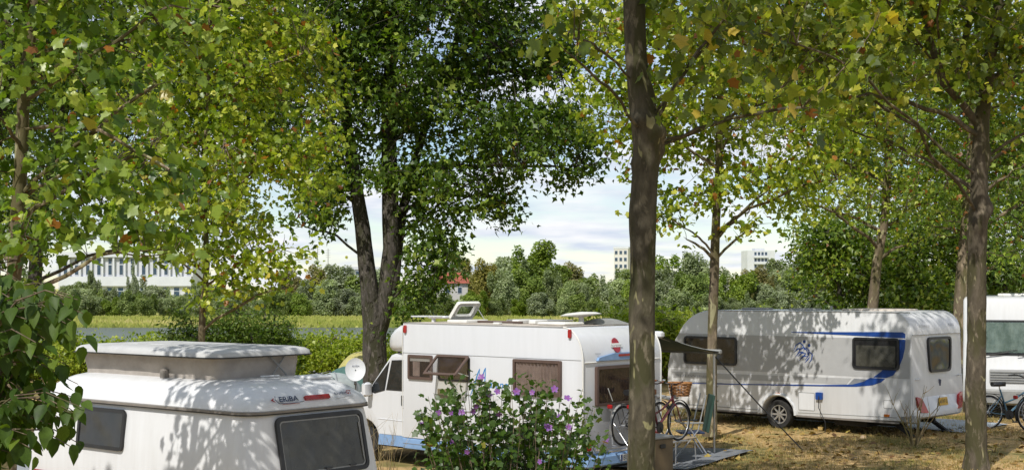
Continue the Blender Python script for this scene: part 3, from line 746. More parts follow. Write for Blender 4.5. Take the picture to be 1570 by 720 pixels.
# two masts on the skyline
for px, yt, lb in ((487, 376, 'thin radio mast on the skyline left of the forked tree'), (503, 381, 'short aerial mast above the far trees by the forked tree')):
    D = 420.0; p0 = at(px, 425, D); p1 = at(px, yt, D)
    r = empty('mast', (p0.x, D, gz(0, D)), 0, lb, 'mast'); hh = p1.z - gz(0, D)
    MB().tube([(0, 0, 0), (0, 0, hh)], [0.2, 0.1], 6).build('pole', GREYPL, r)
    m_ = MB()
    for q in range(4): m_.box(-0.7, 0.7, -0.05, 0.05, hh - 0.6 - 0.7 * q, hh - 0.5 - 0.7 * q)
    m_.build('aerial', GREYPL, r)
# ------------------------------------------------------------------ trees of the campsite
G_PL = 'plane trees of the campsite'
# forked dark maple in the middle
d = 38.0
left = trunk_px([(576, 618, 0.386), (575, 560, 0.336), (574, 505, 0.319), (566, 440, 0.252), (556, 350, 0.210), (540, 250, 0.176), (522, 120, 0.143), (512, -20, 0.109), (505, -200, 0.059)], d)
right = trunk_px([(576, 520, 0.252), (590, 470, 0.244), (600, 380, 0.244), (598, 290, 0.227), (596, 190, 0.202), (600, 60, 0.160), (610, -80, 0.118), (615, -260, 0.050)], d)
mid = trunk_px([(584, 490, 0.168), (604, 430, 0.168), (615, 330, 0.143), (650, 200, 0.109), (700, 60, 0.084), (730, -100, 0.042)], d, [38, 38, 38.3, 38.8, 39.2, 39.6])
make_tree('maple_tree', 'big dark-green forked maple behind the white motorhome', None, [left, right, mid],
          [blob(600, 60, 38, 3.2, 3.0, 3.0), blob(720, 160, 38, 3.2, 2.6, 1.9), blob(820, 230, 37.5, 2.1, 2.0, 1.15), blob(660, 290, 37.5, 2.2, 2.0, 1.1), blob(640, 390, 37.2, 1.7, 1.4, 1.1), blob(700, 380, 37.5, 0.9, 1.0, 0.9),
           blob(520, 260, 38, 1.6, 1.8, 1.5), blob(485, 315, 38, 1.2, 1.3, 0.9), blob(640, -100, 38, 4.5, 3.6, 2.6), blob(800, 40, 38, 2.6, 2.2, 2.2), blob(775, 315, 37.5, 0.8, 0.9, 0.55), blob(510, 80, 38, 2.2, 2.0, 2.4), blob(885, 195, 37.5, 1.0, 1.2, 0.9), blob(870, 70, 37.8, 1.0, 1.2, 1.2)],
          5200, 13, 0.205, T_MAPLE, L_MAPLE, B_MAPLE, 41, nlimb=16, gap=-0.19, gscale=0.75, spray=0.37, droop=0.5, orange=0.003, limb_r=0.2, keep=lambda C: ~((785 + C[:, 0] / C[:, 1] * FPX > 528) & (785 + C[:, 0] / C[:, 1] * FPX < 628) & (HOR - (C[:, 2] - CAM_H) / C[:, 1] * FPX > 285)) & ~((785 + C[:, 0] / C[:, 1] * FPX > 700) & (HOR - (C[:, 2] - CAM_H) / C[:, 1] * FPX > 345)),
          limbs=[(at(600, 270, 38), at(880, 260, 37.3), 0.09), (at(598, 330, 38), at(760, 300, 37), 0.08), (at(560, 330, 38), at(480, 270, 37.6), 0.045), (at(600, 150, 38), at(860, 110, 37.5), 0.1)])
# low leafy shoots at the foot of the maple
make_tree('leafy_shrub', 'dark ivy-like shoots climbing the foot of the forked maple', None, [trunk_px([(606, 600, 0.05), (612, 540, 0.04), (620, 470, 0.02)], 37.0)],
          [blob(622, 500, 36.8, 0.35, 0.5, 0.6), blob(650, 440, 36.8, 0.6, 0.6, 0.6)], 110, 15, 0.13, T_MAPLE, L_MAPLE, B_MAPLE, 42, nlimb=3, spray=0.3, cat='shrub', orange=0)
# dark broad trees far left behind the planes
make_tree('maple_tree', 'dark broad tree behind the two left plane trees', None, [trunk_px([(48, 600, 0.34), (48, 500, 0.28), (60, 340, 0.24), (95, 180, 0.18), (130, 0, 0.1)], 52), trunk_px([(60, 330, 0.2), (160, 200, 0.16), (260, 60, 0.1), (300, -60, 0.06)], 52)],
          [blob(200, 60, 52, 4.4, 3.4, 3.4), blob(90, 150, 52, 3.2, 2.8, 2.8), blob(310, 120, 52, 3.4, 2.8, 3.2), blob(350, 300, 51.5, 1.8, 1.6, 1.6), blob(180, 260, 52, 3.0, 2.4, 1.5), blob(20, 60, 52, 3, 3, 3.6), blob(220, -120, 52, 5.6, 3.8, 3.0), blob(130, 350, 51, 1.5, 1.3, 0.7), blob(400, 60, 52, 2.4, 2.4, 3.0), blob(420, 200, 52, 1.6, 1.8, 2.2), blob(40, 330, 52, 1.8, 1.8, 1.6)],
          4600, 15, 0.23, T_MAPLE, L_MAPLE, B_MAPLE, 44, nlimb=12, gap=-0.32, gscale=0.6, spray=0.5, orange=0.003, limb_r=0.28, keep=lambda C: ~((785 + C[:, 0] / C[:, 1] * FPX > 75) & (785 + C[:, 0] / C[:, 1] * FPX < 300) & (HOR - (C[:, 2] - CAM_H) / C[:, 1] * FPX > 365)))
make_tree('maple_tree', 'dark tree at the left edge behind the drooping leaves', None, [trunk_px([(-20, 660, 0.28), (-15, 450, 0.22), (-10, 250, 0.16), (0, 60, 0.1)], 30)],
          [blob(-20, 120, 30, 2.0, 2.0, 3.0), blob(10, 330, 30, 1.2, 1.3, 1.5), blob(30, 30, 30, 1.6, 1.6, 2.0), blob(-60, 440, 30, 0.9, 1.2, 0.9)], 800, 15, 0.16, T_MAPLE, L_MAPLE, B_MAPLE, 45, nlimb=8, gap=-0.3, spray=0.42, orange=0.003)

# young plane at the left edge, big leaves close to the camera
tr = trunk_px([(8, 900, 0.10), (14, 560, 0.085), (24, 380, 0.075), (32, 250, 0.065), (38, 120, 0.06), (58, -20, 0.05), (70, -250, 0.03)], 14.0)
make_tree('plane_tree', 'young plane tree with large leaves at the left edge', None, [tr],
          [blob(120, 120, 13.6, 1.15, 0.9, 1.05), blob(40, 300, 13.8, 0.7, 0.8, 0.85), blob(190, 300, 13.4, 0.95, 0.7, 0.5), blob(110, -40, 14, 1.6, 1.3, 0.9), blob(250, 60, 13.6, 0.7, 0.7, 0.6), blob(60, 400, 13.6, 0.6, 0.6, 0.35), blob(180, 380, 13.2, 0.55, 0.5, 0.25)],
          500, 9, 0.128, T_PLANE, L_PLANE, B_PLANE2, 51, nlimb=14, gap=-0.12, gscale=1.3, spray=0.24, leafobj=300, orange=0.009, droop=0.45,
          limbs=[(at(30, 300, 14), at(240, 130, 13.3), 0.022), (at(34, 200, 14), at(260, 260, 13.2), 0.02)], limb_r=0.33, twig_r=0.006, keep=lambda C: ~((785 + C[:, 0] / C[:, 1] * FPX > 75) & (HOR - (C[:, 2] - CAM_H) / C[:, 1] * FPX > 385)))
# slender plane behind the small caravan
tr = trunk_px([(306, 700, 0.085), (307, 560, 0.075), (311, 470, 0.068), (318, 400, 0.055), (312, 300, 0.05), (318, 180, 0.045), (322, 40, 0.04), (322, -140, 0.025)], 27.0)
make_tree('plane_tree', 'slender plane tree rising behind the pop-top caravan', None, [tr],
          [blob(300, 140, 27, 1.9, 1.6, 1.8), blob(420, 150, 26.8, 1.5, 1.3, 1.9), blob(350, 300, 26.6, 1.9, 1.4, 1.2), blob(250, 250, 27, 1.3, 1.2, 1.3), blob(400, 400, 26.5, 1.1, 1.0, 0.75), blob(270, 380, 26.8, 1.1, 1, 0.7), blob(350, -40, 27, 2.3, 1.9, 1.8), blob(330, 440, 26.6, 0.7, 0.6, 0.35), blob(450, 260, 26.8, 0.8, 0.8, 1.0), blob(440, 20, 27, 1.1, 1.2, 1.4)],
          1850, 13, 0.122, T_PLANE, L_PLANEY, B_PLANE2, 52, nlimb=16, gap=-0.08, gscale=1.0, spray=0.32, orange=0.018, leafobj=150,
          limbs=[(at(312, 440, 27), at(430, 380, 26.4), 0.025), (at(312, 430, 27), at(210, 370, 26.5), 0.022), (at(314, 360, 27), at(440, 220, 26.6), 0.03)], limb_r=0.42, twig_r=0.008, keep=lambda C: ~((785 + C[:, 0] / C[:, 1] * FPX < 225) & (HOR - (C[:, 2] - CAM_H) / C[:, 1] * FPX > 372)))
# near plane with the bare trunk
tr = trunk_px([(981, 850, 0.176), (983, 720, 0.174), (984, 600, 0.165), (985, 500, 0.158), (986, 400, 0.155), (988, 300, 0.158), (991, 240, 0.165), (990, 200, 0.174), (983, 160, 0.152), (976, 90, 0.137), (972, 0, 0.131), (970, -120, 0.122), (968, -330, 0.087), (965, -600, 0.044)], 17.0)
zk = lambda py: CAM_H - (py - HOR) / FPX * 17
make_tree('plane_tree', 'near plane trunk with burls standing before the motorhome', None, [tr],
          [blob(1120, 70, 16.5, 1.0, 0.9, 0.6), blob(1220, 110, 16.5, 0.95, 0.9, 0.5), blob(1120, 170, 16.4, 0.7, 0.6, 0.3), blob(880, 30, 15.5, 0.25, 0.4, 0.4), blob(1010, -260, 17, 2.6, 2.4, 1.1), blob(900, -420, 15.5, 3.0, 2.6, 1.3), blob(700, -560, 14, 2.6, 2.2, 1.0), blob(1100, -40, 16.8, 1.4, 1.2, 0.5), blob(1290, 60, 17, 0.8, 0.8, 0.5), blob(1050, -113, 20.5, 1.8, 1.4, 0.7)],
          1300, 10, 0.16, T_PLANE, L_PLANED, B_PLANE, 53, nlimb=10, gap=-0.15, gscale=1.1, spray=0.3, leafobj=300, orange=0.009, sides=22, droop=0.5,
          knobs=((zk(205), R(-35), 0.16, 0.42), (zk(185), R(-110), 0.10, 0.22), (zk(150), R(-15), 0.2, 0.2), (zk(232), R(0), 0.10, 0.22), (zk(250), R(180), 0.09, 0.12), (zk(330), R(180), 0.3, 0.10), (zk(480), R(175), 0.25, 0.07), (zk(15), R(-60), 0.06, 0.14)),
          limbs=[(at(1000, 225, 16.9), at(1230, 165, 16.1), 0.02), (at(1003, 190, 16.9), at(1110, 30, 16.3), 0.02), (at(1000, 180, 16.9), at(1090, 60, 16.6), 0.018), (at(965, 120, 16.9), at(880, 60, 15.4), 0.014)], limb_r=0.075, twig_r=0.006,
          keep=lambda C: ~(in_frame(C, 25) & (C[:, 0] < at(1005, 0, 17).x) & ~((785 + C[:, 0] / C[:, 1] * FPX < 925) & (785 + C[:, 0] / C[:, 1] * FPX > 845) & (C[:, 2] > at(0, 110, 15.5).z))))
# right plane with the forked crown
tr = trunk_px([(1497, 728, 0.262), (1497, 690, 0.185), (1496, 600, 0.172), (1497, 500, 0.163), (1498, 400, 0.155), (1500, 330, 0.159), (1502, 260, 0.142), (1506, 180, 0.129), (1516, 100, 0.107), (1530, 20, 0.086), (1540, -120, 0.060), (1545, -320, 0.034)], 24.0)
zk2 = lambda py: CAM_H - (py - HOR) / FPX * 24
tr2 = trunk_px([(1505, 200, 0.08), (1480, 165, 0.085), (1448, 130, 0.08), (1425, 60, 0.06), (1405, -30, 0.05), (1390, -150, 0.03)], 24.0, [24, 24, 23.9, 23.8, 23.6, 23.5])
tr3 = trunk_px([(1460, 145, 0.05), (1475, 80, 0.06), (1492, 10, 0.05), (1500, -120, 0.03)], 24.0)
make_tree('plane_tree', 'right plane tree with lumpy trunk before the stored bicycles', None, [tr, tr2, tr3],
          [blob(1400, 60, 23.5, 2.2, 1.8, 1.1), blob(1280, 120, 23, 1.6, 1.4, 0.9), blob(1520, 60, 24, 1.8, 1.8, 1.2), blob(1450, -120, 23.5, 3.2, 2.8, 1.5), blob(1200, 50, 22.5, 1.2, 1.2, 0.8), blob(1330, -80, 22, 2.4, 2.2, 1.2), blob(1560, 180, 24, 1.0, 1.0, 0.6), blob(1400, 200, 23, 0.9, 0.9, 0.35), blob(1180, -60, 21.5, 1.8, 1.8, 0.9), blob(1700, 50, 24, 1.6, 1.8, 1.4), blob(1180, 0, 20.2, 1.6, 1.4, 0.6)],
          1350, 11, 0.15, T_PLANE, L_PLANED, B_PLANEL, 54, nlimb=14, gap=-0.12, gscale=0.9, spray=0.34, leafobj=200, orange=0.01, sides=18,
          knobs=((zk2(318), R(-20), 0.14, 0.38), (zk2(240), R(-10), 0.2, 0.25), (zk2(345), R(-120), 0.14, 0.28), (zk2(330), R(-60), 0.1, 0.2), (zk2(250), R(170), 0.2, 0.1)),
          limbs=[(at(1504, 210, 24), at(1310, 150, 22.5), 0.05), (at(1512, 130, 24), at(1575, 90, 24), 0.05), (at(1310, 150, 22.5), at(1200, 60, 22), 0.02)], limb_r=0.2, twig_r=0.007)
# light planes on the camping lawn behind
tr = trunk_px([(1088, 668, 0.165), (1091, 600, 0.115), (1092, 520, 0.105), (1094, 450, 0.10), (1097, 360, 0.095), (1102, 260, 0.08), (1104, 120, 0.065), (1106, -30, 0.045), (1106, -160, 0.02)], 29.0)
make_tree('plane_tree', 'light-green plane tree in front of the striped caravan', None, [tr],
          [blob(1100, 120, 29, 2.6, 2.2, 2.0), blob(1000, 180, 29, 1.6, 1.5, 1.7), blob(950, 250, 28.8, 0.45, 0.7, 0.7), blob(960, 40, 29, 1.6, 1.5, 1.5), blob(1130, 290, 28.8, 1.7, 1.3, 0.75), blob(1210, 230, 28.8, 1.5, 1.3, 1.2), blob(1040, 320, 28.7, 0.9, 0.9, 0.55), blob(945, 325, 28.6, 0.5, 0.5, 0.35), blob(1090, -60, 29, 3.0, 2.6, 1.8), blob(1230, 320, 28.8, 0.7, 0.7, 0.3), blob(890, 100, 29, 0.5, 0.7, 0.8), blob(1150, 335, 28.6, 0.9, 0.7, 0.3), blob(1045, 348, 28.7, 0.5, 0.5, 0.28), blob(1200, 345, 28.6, 0.5, 0.5, 0.2)],
          1750, 12, 0.135, T_PLANE, L_PLANEY, B_PLANE2, 55, nlimb=18, gap=-0.16, gscale=0.9, spray=0.34, orange=0.018,
          limbs=[(at(1096, 400, 29), at(1160, 345, 28.6), 0.03), (at(1096, 370, 29), at(1180, 290, 28.6), 0.035), (at(1096, 395, 29), at(1050, 350, 28.7), 0.025)], limb_r=0.4, twig_r=0.008,
          keep=lambda C: ~((785 + C[:, 0] / C[:, 1] * FPX < 985) & (HOR - (C[:, 2] - CAM_H) / C[:, 1] * FPX > 385)) & ~((785 + C[:, 0] / C[:, 1] * FPX < 960) & (HOR - (C[:, 2] - CAM_H) / C[:, 1] * FPX > 225) & (HOR - (C[:, 2] - CAM_H) / C[:, 1] * FPX < 290)))
tr = trunk_px([(1334, 640, 0.17), (1338, 470, 0.15), (1345, 400, 0.13), (1356, 340, 0.115), (1362, 250, 0.10), (1366, 100, 0.08), (1366, -60, 0.05)], 38.0)
make_tree('plane_tree', 'leaning plane tree behind the striped caravan', None, [tr],
          [blob(1360, 150, 38, 2.8, 2.4, 2.2), blob(1250, 210, 38, 1.9, 1.8, 1.7), blob(1300, 290, 37.6, 1.9, 1.6, 0.9), blob(1440, 250, 38, 2.0, 1.8, 1.8), blob(1360, -20, 38, 3.4, 2.8, 2.0), blob(1215, 90, 38, 1.4, 1.6, 1.5), blob(1200, 300, 37.5, 0.7, 0.8, 0.5), blob(1420, 340, 37.8, 1.0, 1, 0.7)],
          2000, 12, 0.155, T_MAPLE, L_PLANEY, B_PLANE2, 56, nlimb=16, gap=-0.2, gscale=0.8, spray=0.38, orange=0.012, limb_r=0.45)
tr = trunk_px([(1468, 660, 0.2), (1472, 470, 0.17), (1478, 380, 0.15), (1486, 290, 0.13), (1494, 150, 0.1), (1500, -20, 0.06)], 35.0)
make_tree('plane_tree', 'plane tree just left of the right lumpy trunk, further back', None, [tr],
          [blob(1490, 180, 35, 2.2, 2.0, 2.0), blob(1560, 280, 35, 1.9, 1.8, 1.6), blob(1440, 320, 34.6, 1.2, 1.2, 0.9), blob(1590, 130, 35, 2.2, 2.0, 2.0), blob(1520, 30, 35, 2.8, 2.2, 1.8), blob(1545, 380, 35, 1.2, 1.2, 0.7)],
          1700, 12, 0.155, T_MAPLE, L_PLANE, B_PLANE2, 57, nlimb=14, gap=-0.2, gscale=0.8, spray=0.38, orange=0.02, limb_r=0.45)
# dense bushy growth behind the caravans on the right
for k, (lb, bl, sd, mt) in enumerate([
    ('dark bushy tree left of the leaning plane trunk', [(1285, 400, 47, 1.6, 1.5, 1.6), (1260, 360, 47, 1.2, 1.2, 0.9), (1300, 460, 46.5, 1.6, 1.4, 1.2)], 61, L_PLANE),
    ('bright bushy growth right of the leaning plane trunk', [(1405, 420, 46, 1.7, 1.5, 1.5), (1440, 360, 46, 1.7, 1.5, 1.6), (1400, 470, 45.5, 1.6, 1.4, 0.9)], 62, L_PLANE),
    ('dense green growth behind the right caravan roof', [(1540, 430, 47, 2.0, 1.6, 1.6), (1590, 350, 47, 2.2, 1.8, 2.2), (1500, 370, 48, 1.8, 1.6, 2.0)], 63, L_SHRUB),
    ('tall dark backdrop tree at the right edge', [(1500, 200, 54, 4.2, 2.4, 3.4), (1620, 250, 54, 4.0, 2.4, 3.4), (1400, 290, 54, 2.6, 2.2, 2.6), (1340, 370, 54, 1.8, 1.6, 1.6)], 64, L_SHRUB),
    ('tall pale backdrop tree behind the leaning plane', [(1330, 110, 56, 3.6, 2.4, 3.6), (1200, 120, 56, 3.0, 2.2, 2.6), (1290, 250, 56, 1.8, 2.0, 1.2)], 65, L_PLANEY)]):
    b0 = bl[0]; w = at(b0[0], b0[1], b0[2])
    make_tree('bushy_tree', lb, None, [[(w.x, w.y, gz(w.x, w.y) - 0.05, 0.14), (w.x + 0.1, w.y, 1.5, 0.11), (w.x, w.y, w.z + 0.5, 0.05)]], [blob(*b) for b in bl],
              900 if k < 3 else 1500, 13, 0.19 if k < 3 else 0.24, T_MAPLE, mt, B_MAPLE, sd, nlimb=7, gap=-0.18, spray=0.42, orange=0.008)
# planes beside the photographer whose shade falls on the small caravan and the lawn
make_tree('plane_tree', 'plane tree to the left of the viewpoint shading the small caravan', None, [[(-9.0, 10.0, -0.1, 0.16), (-8.9, 10, 2.5, 0.13), (-8.8, 10.1, 5, 0.10), (-8.7, 10, 8, 0.05)]],
          [(-8.2, 11.6, 6.0, 1.9, 1.9, 1.2), (-7.2, 12.3, 5.2, 1.2, 1.2, 0.7), (-8.5, 10.2, 7.6, 2.0, 2.0, 1.2), (-9.5, 12.8, 5.6, 1.5, 1.5, 0.9)], 190, 8, 0.17, T_PLANE, L_PLANE, B_PLANE2, 71, nlimb=8, gap=-0.3, gscale=1.1, spray=0.36, orange=0.03)

# ------------------------------------------------------------------ hedge towards the river
def shrub_proto(seed, lmat, bark, size, ncl, lpc, w, h, tmpl=T_MAPLE):
    rng = np.random.default_rng(seed)
    bl = [(rng.uniform(-0.4, 0.4) * w, rng.uniform(-0.3, 0.3) * w, h * rng.uniform(0.3, 0.72), w * rng.uniform(0.35, 0.6), w * rng.uniform(0.3, 0.5), h * rng.uniform(0.22, 0.32)) for _ in range(9)]
    return make_tree('hedge_shrub', 'x', None, [[(0, 0, -0.05, 0.04), (0.03, 0, h * 0.4, 0.03), (0, 0.03, h * 0.7, 0.015)]], bl, ncl, lpc, size, tmpl, lmat, bark, seed, nlimb=6, gap=-0.6, spray=0.26, orange=0, cat='shrub', sides=8, tint0=0.5)
protos = [shrub_proto(s, L_HEDGE, B_TWIG, 0.13, 260, 13, 1.3, 1.75) for s in (81, 82, 83)]
rr = random.Random(9); used = set(); x = -19.5; i = 0
HL = 'yellow-green shrub in the clipped row along the river side'
while x < 9.5:
    for row in (0, 1):
        k = rr.randrange(3); yy = 45.5 + row * 1.3 + rr.uniform(-0.3, 0.3); xx = x + rr.uniform(-0.25, 0.25) + row * 0.6
        o = protos[k] if k not in used else copy_tree(protos[k]); used.add(k)
        s_ = rr.uniform(0.98, 1.2) * (1.28 if x > 1 else 1.0)
        o.location = (xx, yy, gz(xx, yy)); o.rotation_euler = (0, 0, rr.uniform(0, 6.28)); o.scale = (s_, s_, s_)
        sg = 'left of the slender plane' if x < -10.5 else ('between slender plane and forked maple' if x < -4 else ('behind the motorhome' if x < 4.2 else 'between motorhome and striped caravan'))
        props(o, 'yellow-green shrub in the %s row of the river hedge, %s' % (('front', 'rear')[row], sg), 'shrub', 'hedge shrubs, %s row, %s' % (('front', 'rear')[row], sg))
    x += 1.25
# darker shrubs by the slender plane
for px, yt, d, sd, lb in ((290, 478, 33, 91, 'dark small-leaved shrub left of the slender plane stem'), (360, 462, 33, 92, 'dark small-leaved shrub right of the slender plane stem'), (418, 468, 34, 93, 'dark shrub touching the pop-top lid on its right')):
    w = at(px, yt, d); h = w.z - gz(w.x, d)
    make_tree('dark_shrub', lb, None, [[(w.x, d, gz(w.x, d) - 0.05, 0.05), (w.x, d, h * 0.5, 0.04), (w.x + 0.05, d, h * 0.85, 0.02)]],
              [(w.x, d, h * 0.45, 0.6, 0.55, h * 0.4), (w.x - 0.25, d, h * 0.7, 0.4, 0.4, h * 0.26), (w.x + 0.3, d, h * 0.65, 0.4, 0.4, h * 0.25)], 330, 16, 0.12, T_LANCE, L_SHRUB, B_MAPLE, sd, nlimb=6, gap=-0.4, spray=0.2, orange=0, cat='shrub', sides=8)

# ------------------------------------------------------------------ drooping shrub close to the camera on the left
rng = np.random.default_rng(101)
root = empty('drooping_shrub', (-3.0, 7.0, 0), 0, 'shrub with drooping oval leaves close up at the lower left', 'shrub')
stems, LP = MB(), []
for i in range(84):
    px_, py_ = rng.uniform(-5, 130), rng.uniform(425, 700)
    if px_ > 60 and py_ < 470: py_ += 80
    if px_ > 95: py_ = rng.choice([rng.uniform(455, 520), rng.uniform(560, 690)])
    d = rng.uniform(6.5, 7.6); tip = np.array(at(px_, py_, d)); b0 = np.array([-3.0 + rng.normal(0, 0.12), 7.0 + rng.normal(0, 0.12), 0.02])
    ctrl = np.array([(b0[0] + tip[0]) / 2 - 0.35, (b0[1] + tip[1]) / 2, tip[2] + 0.35 + rng.uniform(0, 0.3)]); pts = []
    for u in np.linspace(0, 1, 10):
        p = (1-u)**2*b0 + 2*u*(1-u)*ctrl + u*u*tip; pts.append(p)
    stems.tube([p - np.array([-3.0, 7.0, 0]) for p in pts], [0.011 * (1 - u) + 0.0022 for u in np.linspace(0, 1, 10)], 5)
    for u in np.linspace(0.5, 1.0, 13):
        p = (1-u)**2*b0 + 2*u*(1-u)*ctrl + u*u*tip; LP.append(p + rng.normal(0, 0.022, 3))
stems.build('stem', B_TWIG, root, smooth=True, angle=60)
LP = np.array(LP); m = len(LP)
nd = rng.normal(0, 0.45, (m, 3)) + np.array([0.1, -0.75, 0.35]); td = rng.normal(0, 0.22, (m, 3)) + np.array([0.1, 0, -1])
FR = leaf_frames(LP, nd, td); sz = rng.uniform(0.065, 0.105, m); ti = np.clip(rng.normal(0.45, 0.25, m), 0, 0.99)
order = np.argsort(~in_frame(LP, -2)); var = leaf_variants(T_OVATE, L_NEAR)
for j in order[:300]:
    M = Matrix.Identity(4)
    for r_ in range(3):
        for c_ in range(3): M[r_][c_] = float(FR[j][r_, c_] * sz[j])
        M[r_][3] = float(LP[j][r_] - (-3.0, 7.0, 0)[r_])
    link('leaf', var[int(ti[j] * 24)], None, root, M)
rest = order[300:]
o = link('foliage', leaf_mesh('foliage', LP[rest] - np.array([-3.0, 7.0, 0]), FR[rest], sz[rest], T_OVATE, ti[rest]), L_NEAR, root); o['kind'] = 'stuff'

# ------------------------------------------------------------------ flowering hibiscus
rng = np.random.default_rng(111)
D = 11.5; bx, by = at(790, 700, D).x, D
root = empty('hibiscus_bush', (bx, by, gz(bx, by)), 0, 'hibiscus bush with purple flowers in front of the motorhome', 'shrub')
off = np.array([bx, by, gz(bx, by)])
hp = [(625,640),(640,622),(665,600),(690,575),(735,572),(760,585),(800,580),(845,570),(868,580),(880,610),(905,600),(925,628),(945,650),(960,660)]
stems, LP, ND, TIPS = MB(), [], [], []
for i in range(105):
    px_ = rng.uniform(636, 946); yt = np.interp(px_, [p[0] for p in hp], [p[1] for p in hp]) + (rng.uniform(5, 85) if i > 30 else rng.uniform(-10, 22))
    tip = np.array(at(px_, yt, D + rng.uniform(-0.55, 0.55))); b0 = off + np.array([rng.normal(0, 0.10), rng.normal(0, 0.10), 0])
    ctrl = b0 * 0.45 + tip * 0.55; ctrl[2] = tip[2] * 0.45; ctrl[0] = b0[0] * 0.4 + tip[0] * 0.6; pts = []
    side = rng.normal(0, 0.03, 3)
    for u in np.linspace(0, 1, 9): pts.append((1-u)**2*b0 + 2*u*(1-u)*ctrl + u*u*tip + side * math.sin(u * 9))
    stems.tube([p - off for p in pts], [0.009 * (1 - u) + 0.0022 for u in np.linspace(0, 1, 9)], 4)
    TIPS.append(pts[-1])
    nl = 52
    for u in np.linspace(0.40, 1.0, nl):
        p = (1-u)**2*b0 + 2*u*(1-u)*ctrl + u*u*tip; sp_ = 0.06 + 0.09 * (1 - u)
        o_ = unit(rng.normal(0, 1, (1, 3)))[0]; o_[2] *= 0.5; LP.append(p + o_ * sp_ * rng.uniform(0.3, 1)); ND.append(o_)
stems.build('stem', B_TWIG, root, smooth=True, angle=60)
LP, ND = np.array(LP), np.array(ND); m = len(LP)
FR = leaf_frames(LP, rng.normal(0, 0.5, (m, 3)) + np.array([0, -0.25, 0.7]) + ND * 0.3, ND + rng.normal(0, 0.3, (m, 3)) + np.array([0, 0, -0.25]))
sz = rng.uniform(0.034, 0.072, m); hgt = LP[:, 2]; ti = np.clip(rng.normal(0.45, 0.2, m), 0, 0.95); ti[rng.random(m) < 0.006] = 0.999
order = np.argsort(-np.where(in_frame(LP, -3) & (LP[:, 1] < D), sz, 0)); var = leaf_variants(T_PLANE, L_HIB)
for j in order[:300]:
    M = Matrix.Identity(4)
    for r_ in range(3):
        for c_ in range(3): M[r_][c_] = float(FR[j][r_, c_] * sz[j])
        M[r_][3] = float(LP[j][r_] - off[r_])
    link('leaf', var[min(23, int(ti[j] * 24))], None, root, M)
rest = order[300:]
o = link('foliage', leaf_mesh('foliage', LP[rest] - off, FR[rest], sz[rest], T_PLANE, ti[rest]), L_HIB, root); o['kind'] = 'stuff'
# five-petalled flowers
pet = [(0,0,0),(0.28,0.3,0.12),(0.36,0.75,0.2),(0.1,1.0,0.12),(-0.22,0.95,0.2),(-0.38,0.65,0.16),(-0.25,0.25,0.1),(0,0.55,0.02)]
fv, ff, ftint = [], [], []
for k in range(5):
    a = 2 * math.pi * k / 5; b_ = len(fv)
    for x, y, z in pet: fv.append((x * math.cos(a) - y * math.sin(a), x * math.sin(a) + y * math.cos(a), z)); ftint.append(0.95 if y < 0.2 else 0.45 + 0.25 * (k % 2))
    ff += [(b_ + q, b_ + (q + 1) % 7, b_ + 7) for q in range(7)]
fme = mesh_np('flower', np.array(fv), np.array(ff), np.array(ftint)); fme.materials.append(PETAL)
fl = [(738,578),(762,600),(749,604),(792,600),(816,601),(850,596),(730,622),(725,630),(692,632),(708,632),(765,634),(858,638),(836,652),(841,655),(872,654),(694,676),(716,692),(828,707),(870,610),(648,650),(930,672),(672,632)]
for k, (px_, py_) in enumerate(fl):
    p = np.array(at(px_, py_, D - rng.uniform(0.25, 0.55)))
    q = (Vector((rng.normal(0, 0.5), -1, rng.normal(0.35, 0.4)))).to_track_quat('Z', 'Y')
    M = Matrix.Translation(Vector(p - off)) @ q.to_matrix().to_4x4() @ Matrix.Rotation(rng.uniform(0, 6), 4, 'Z') @ Matrix.Scale(rng.uniform(0.022, 0.036), 4)
    link('flower', fme, None, root, M)

# ------------------------------------------------------------------ dry twigs
def dry_shrub(label, base, h, nst, spread, sd, r0):
    rng = np.random.default_rng(sd); root = empty('dry_shrub', base, 0, label, 'shrub'); m = MB()
    for i in range(nst):
        a = rng.uniform(0, 6.28); s_ = rng.uniform(0.2, 1) * spread; hh = h * rng.uniform(0.55, 1)
        P = [Vector((0.04 * math.cos(a), 0.04 * math.sin(a), -0.02)) + Vector((math.cos(a) * s_ * u ** 1.3, math.sin(a) * s_ * u ** 1.3, hh * u)) + Vector(rng.normal(0, 0.03, 3)) * u for u in np.linspace(0, 1, 7)]
        m.tube(P, [r0 * (1 - 0.85 * u) for u in np.linspace(0, 1, 7)], 5)
        for k in range(3):
            j = rng.integers(2, 6); q = P[j]; e = q + Vector((rng.normal(0, 0.15), rng.normal(0, 0.15), rng.uniform(0.12, 0.4)))
            m.tube([q, (q + e) / 2 + Vector(rng.normal(0, 0.02, 3)), e], [r0 * 0.4, r0 * 0.25, r0 * 0.12], 4)
    m.build('twigs', B_DRY, root, smooth=True, angle=60); return root
w = at(588, 700, 20.5); dry_shrub('bundle of thin dry twigs beside the small caravan rear', (w.x, 20.5, gz(w.x, 20.5)), 1.55, 26, 0.5, 5, 0.007)
w = at(1402, 683, 27.6); dry_shrub('leafless dead sapling in front of the striped caravan rear', (w.x, 27.6, 0), 1.35, 8, 0.55, 6, 0.02)

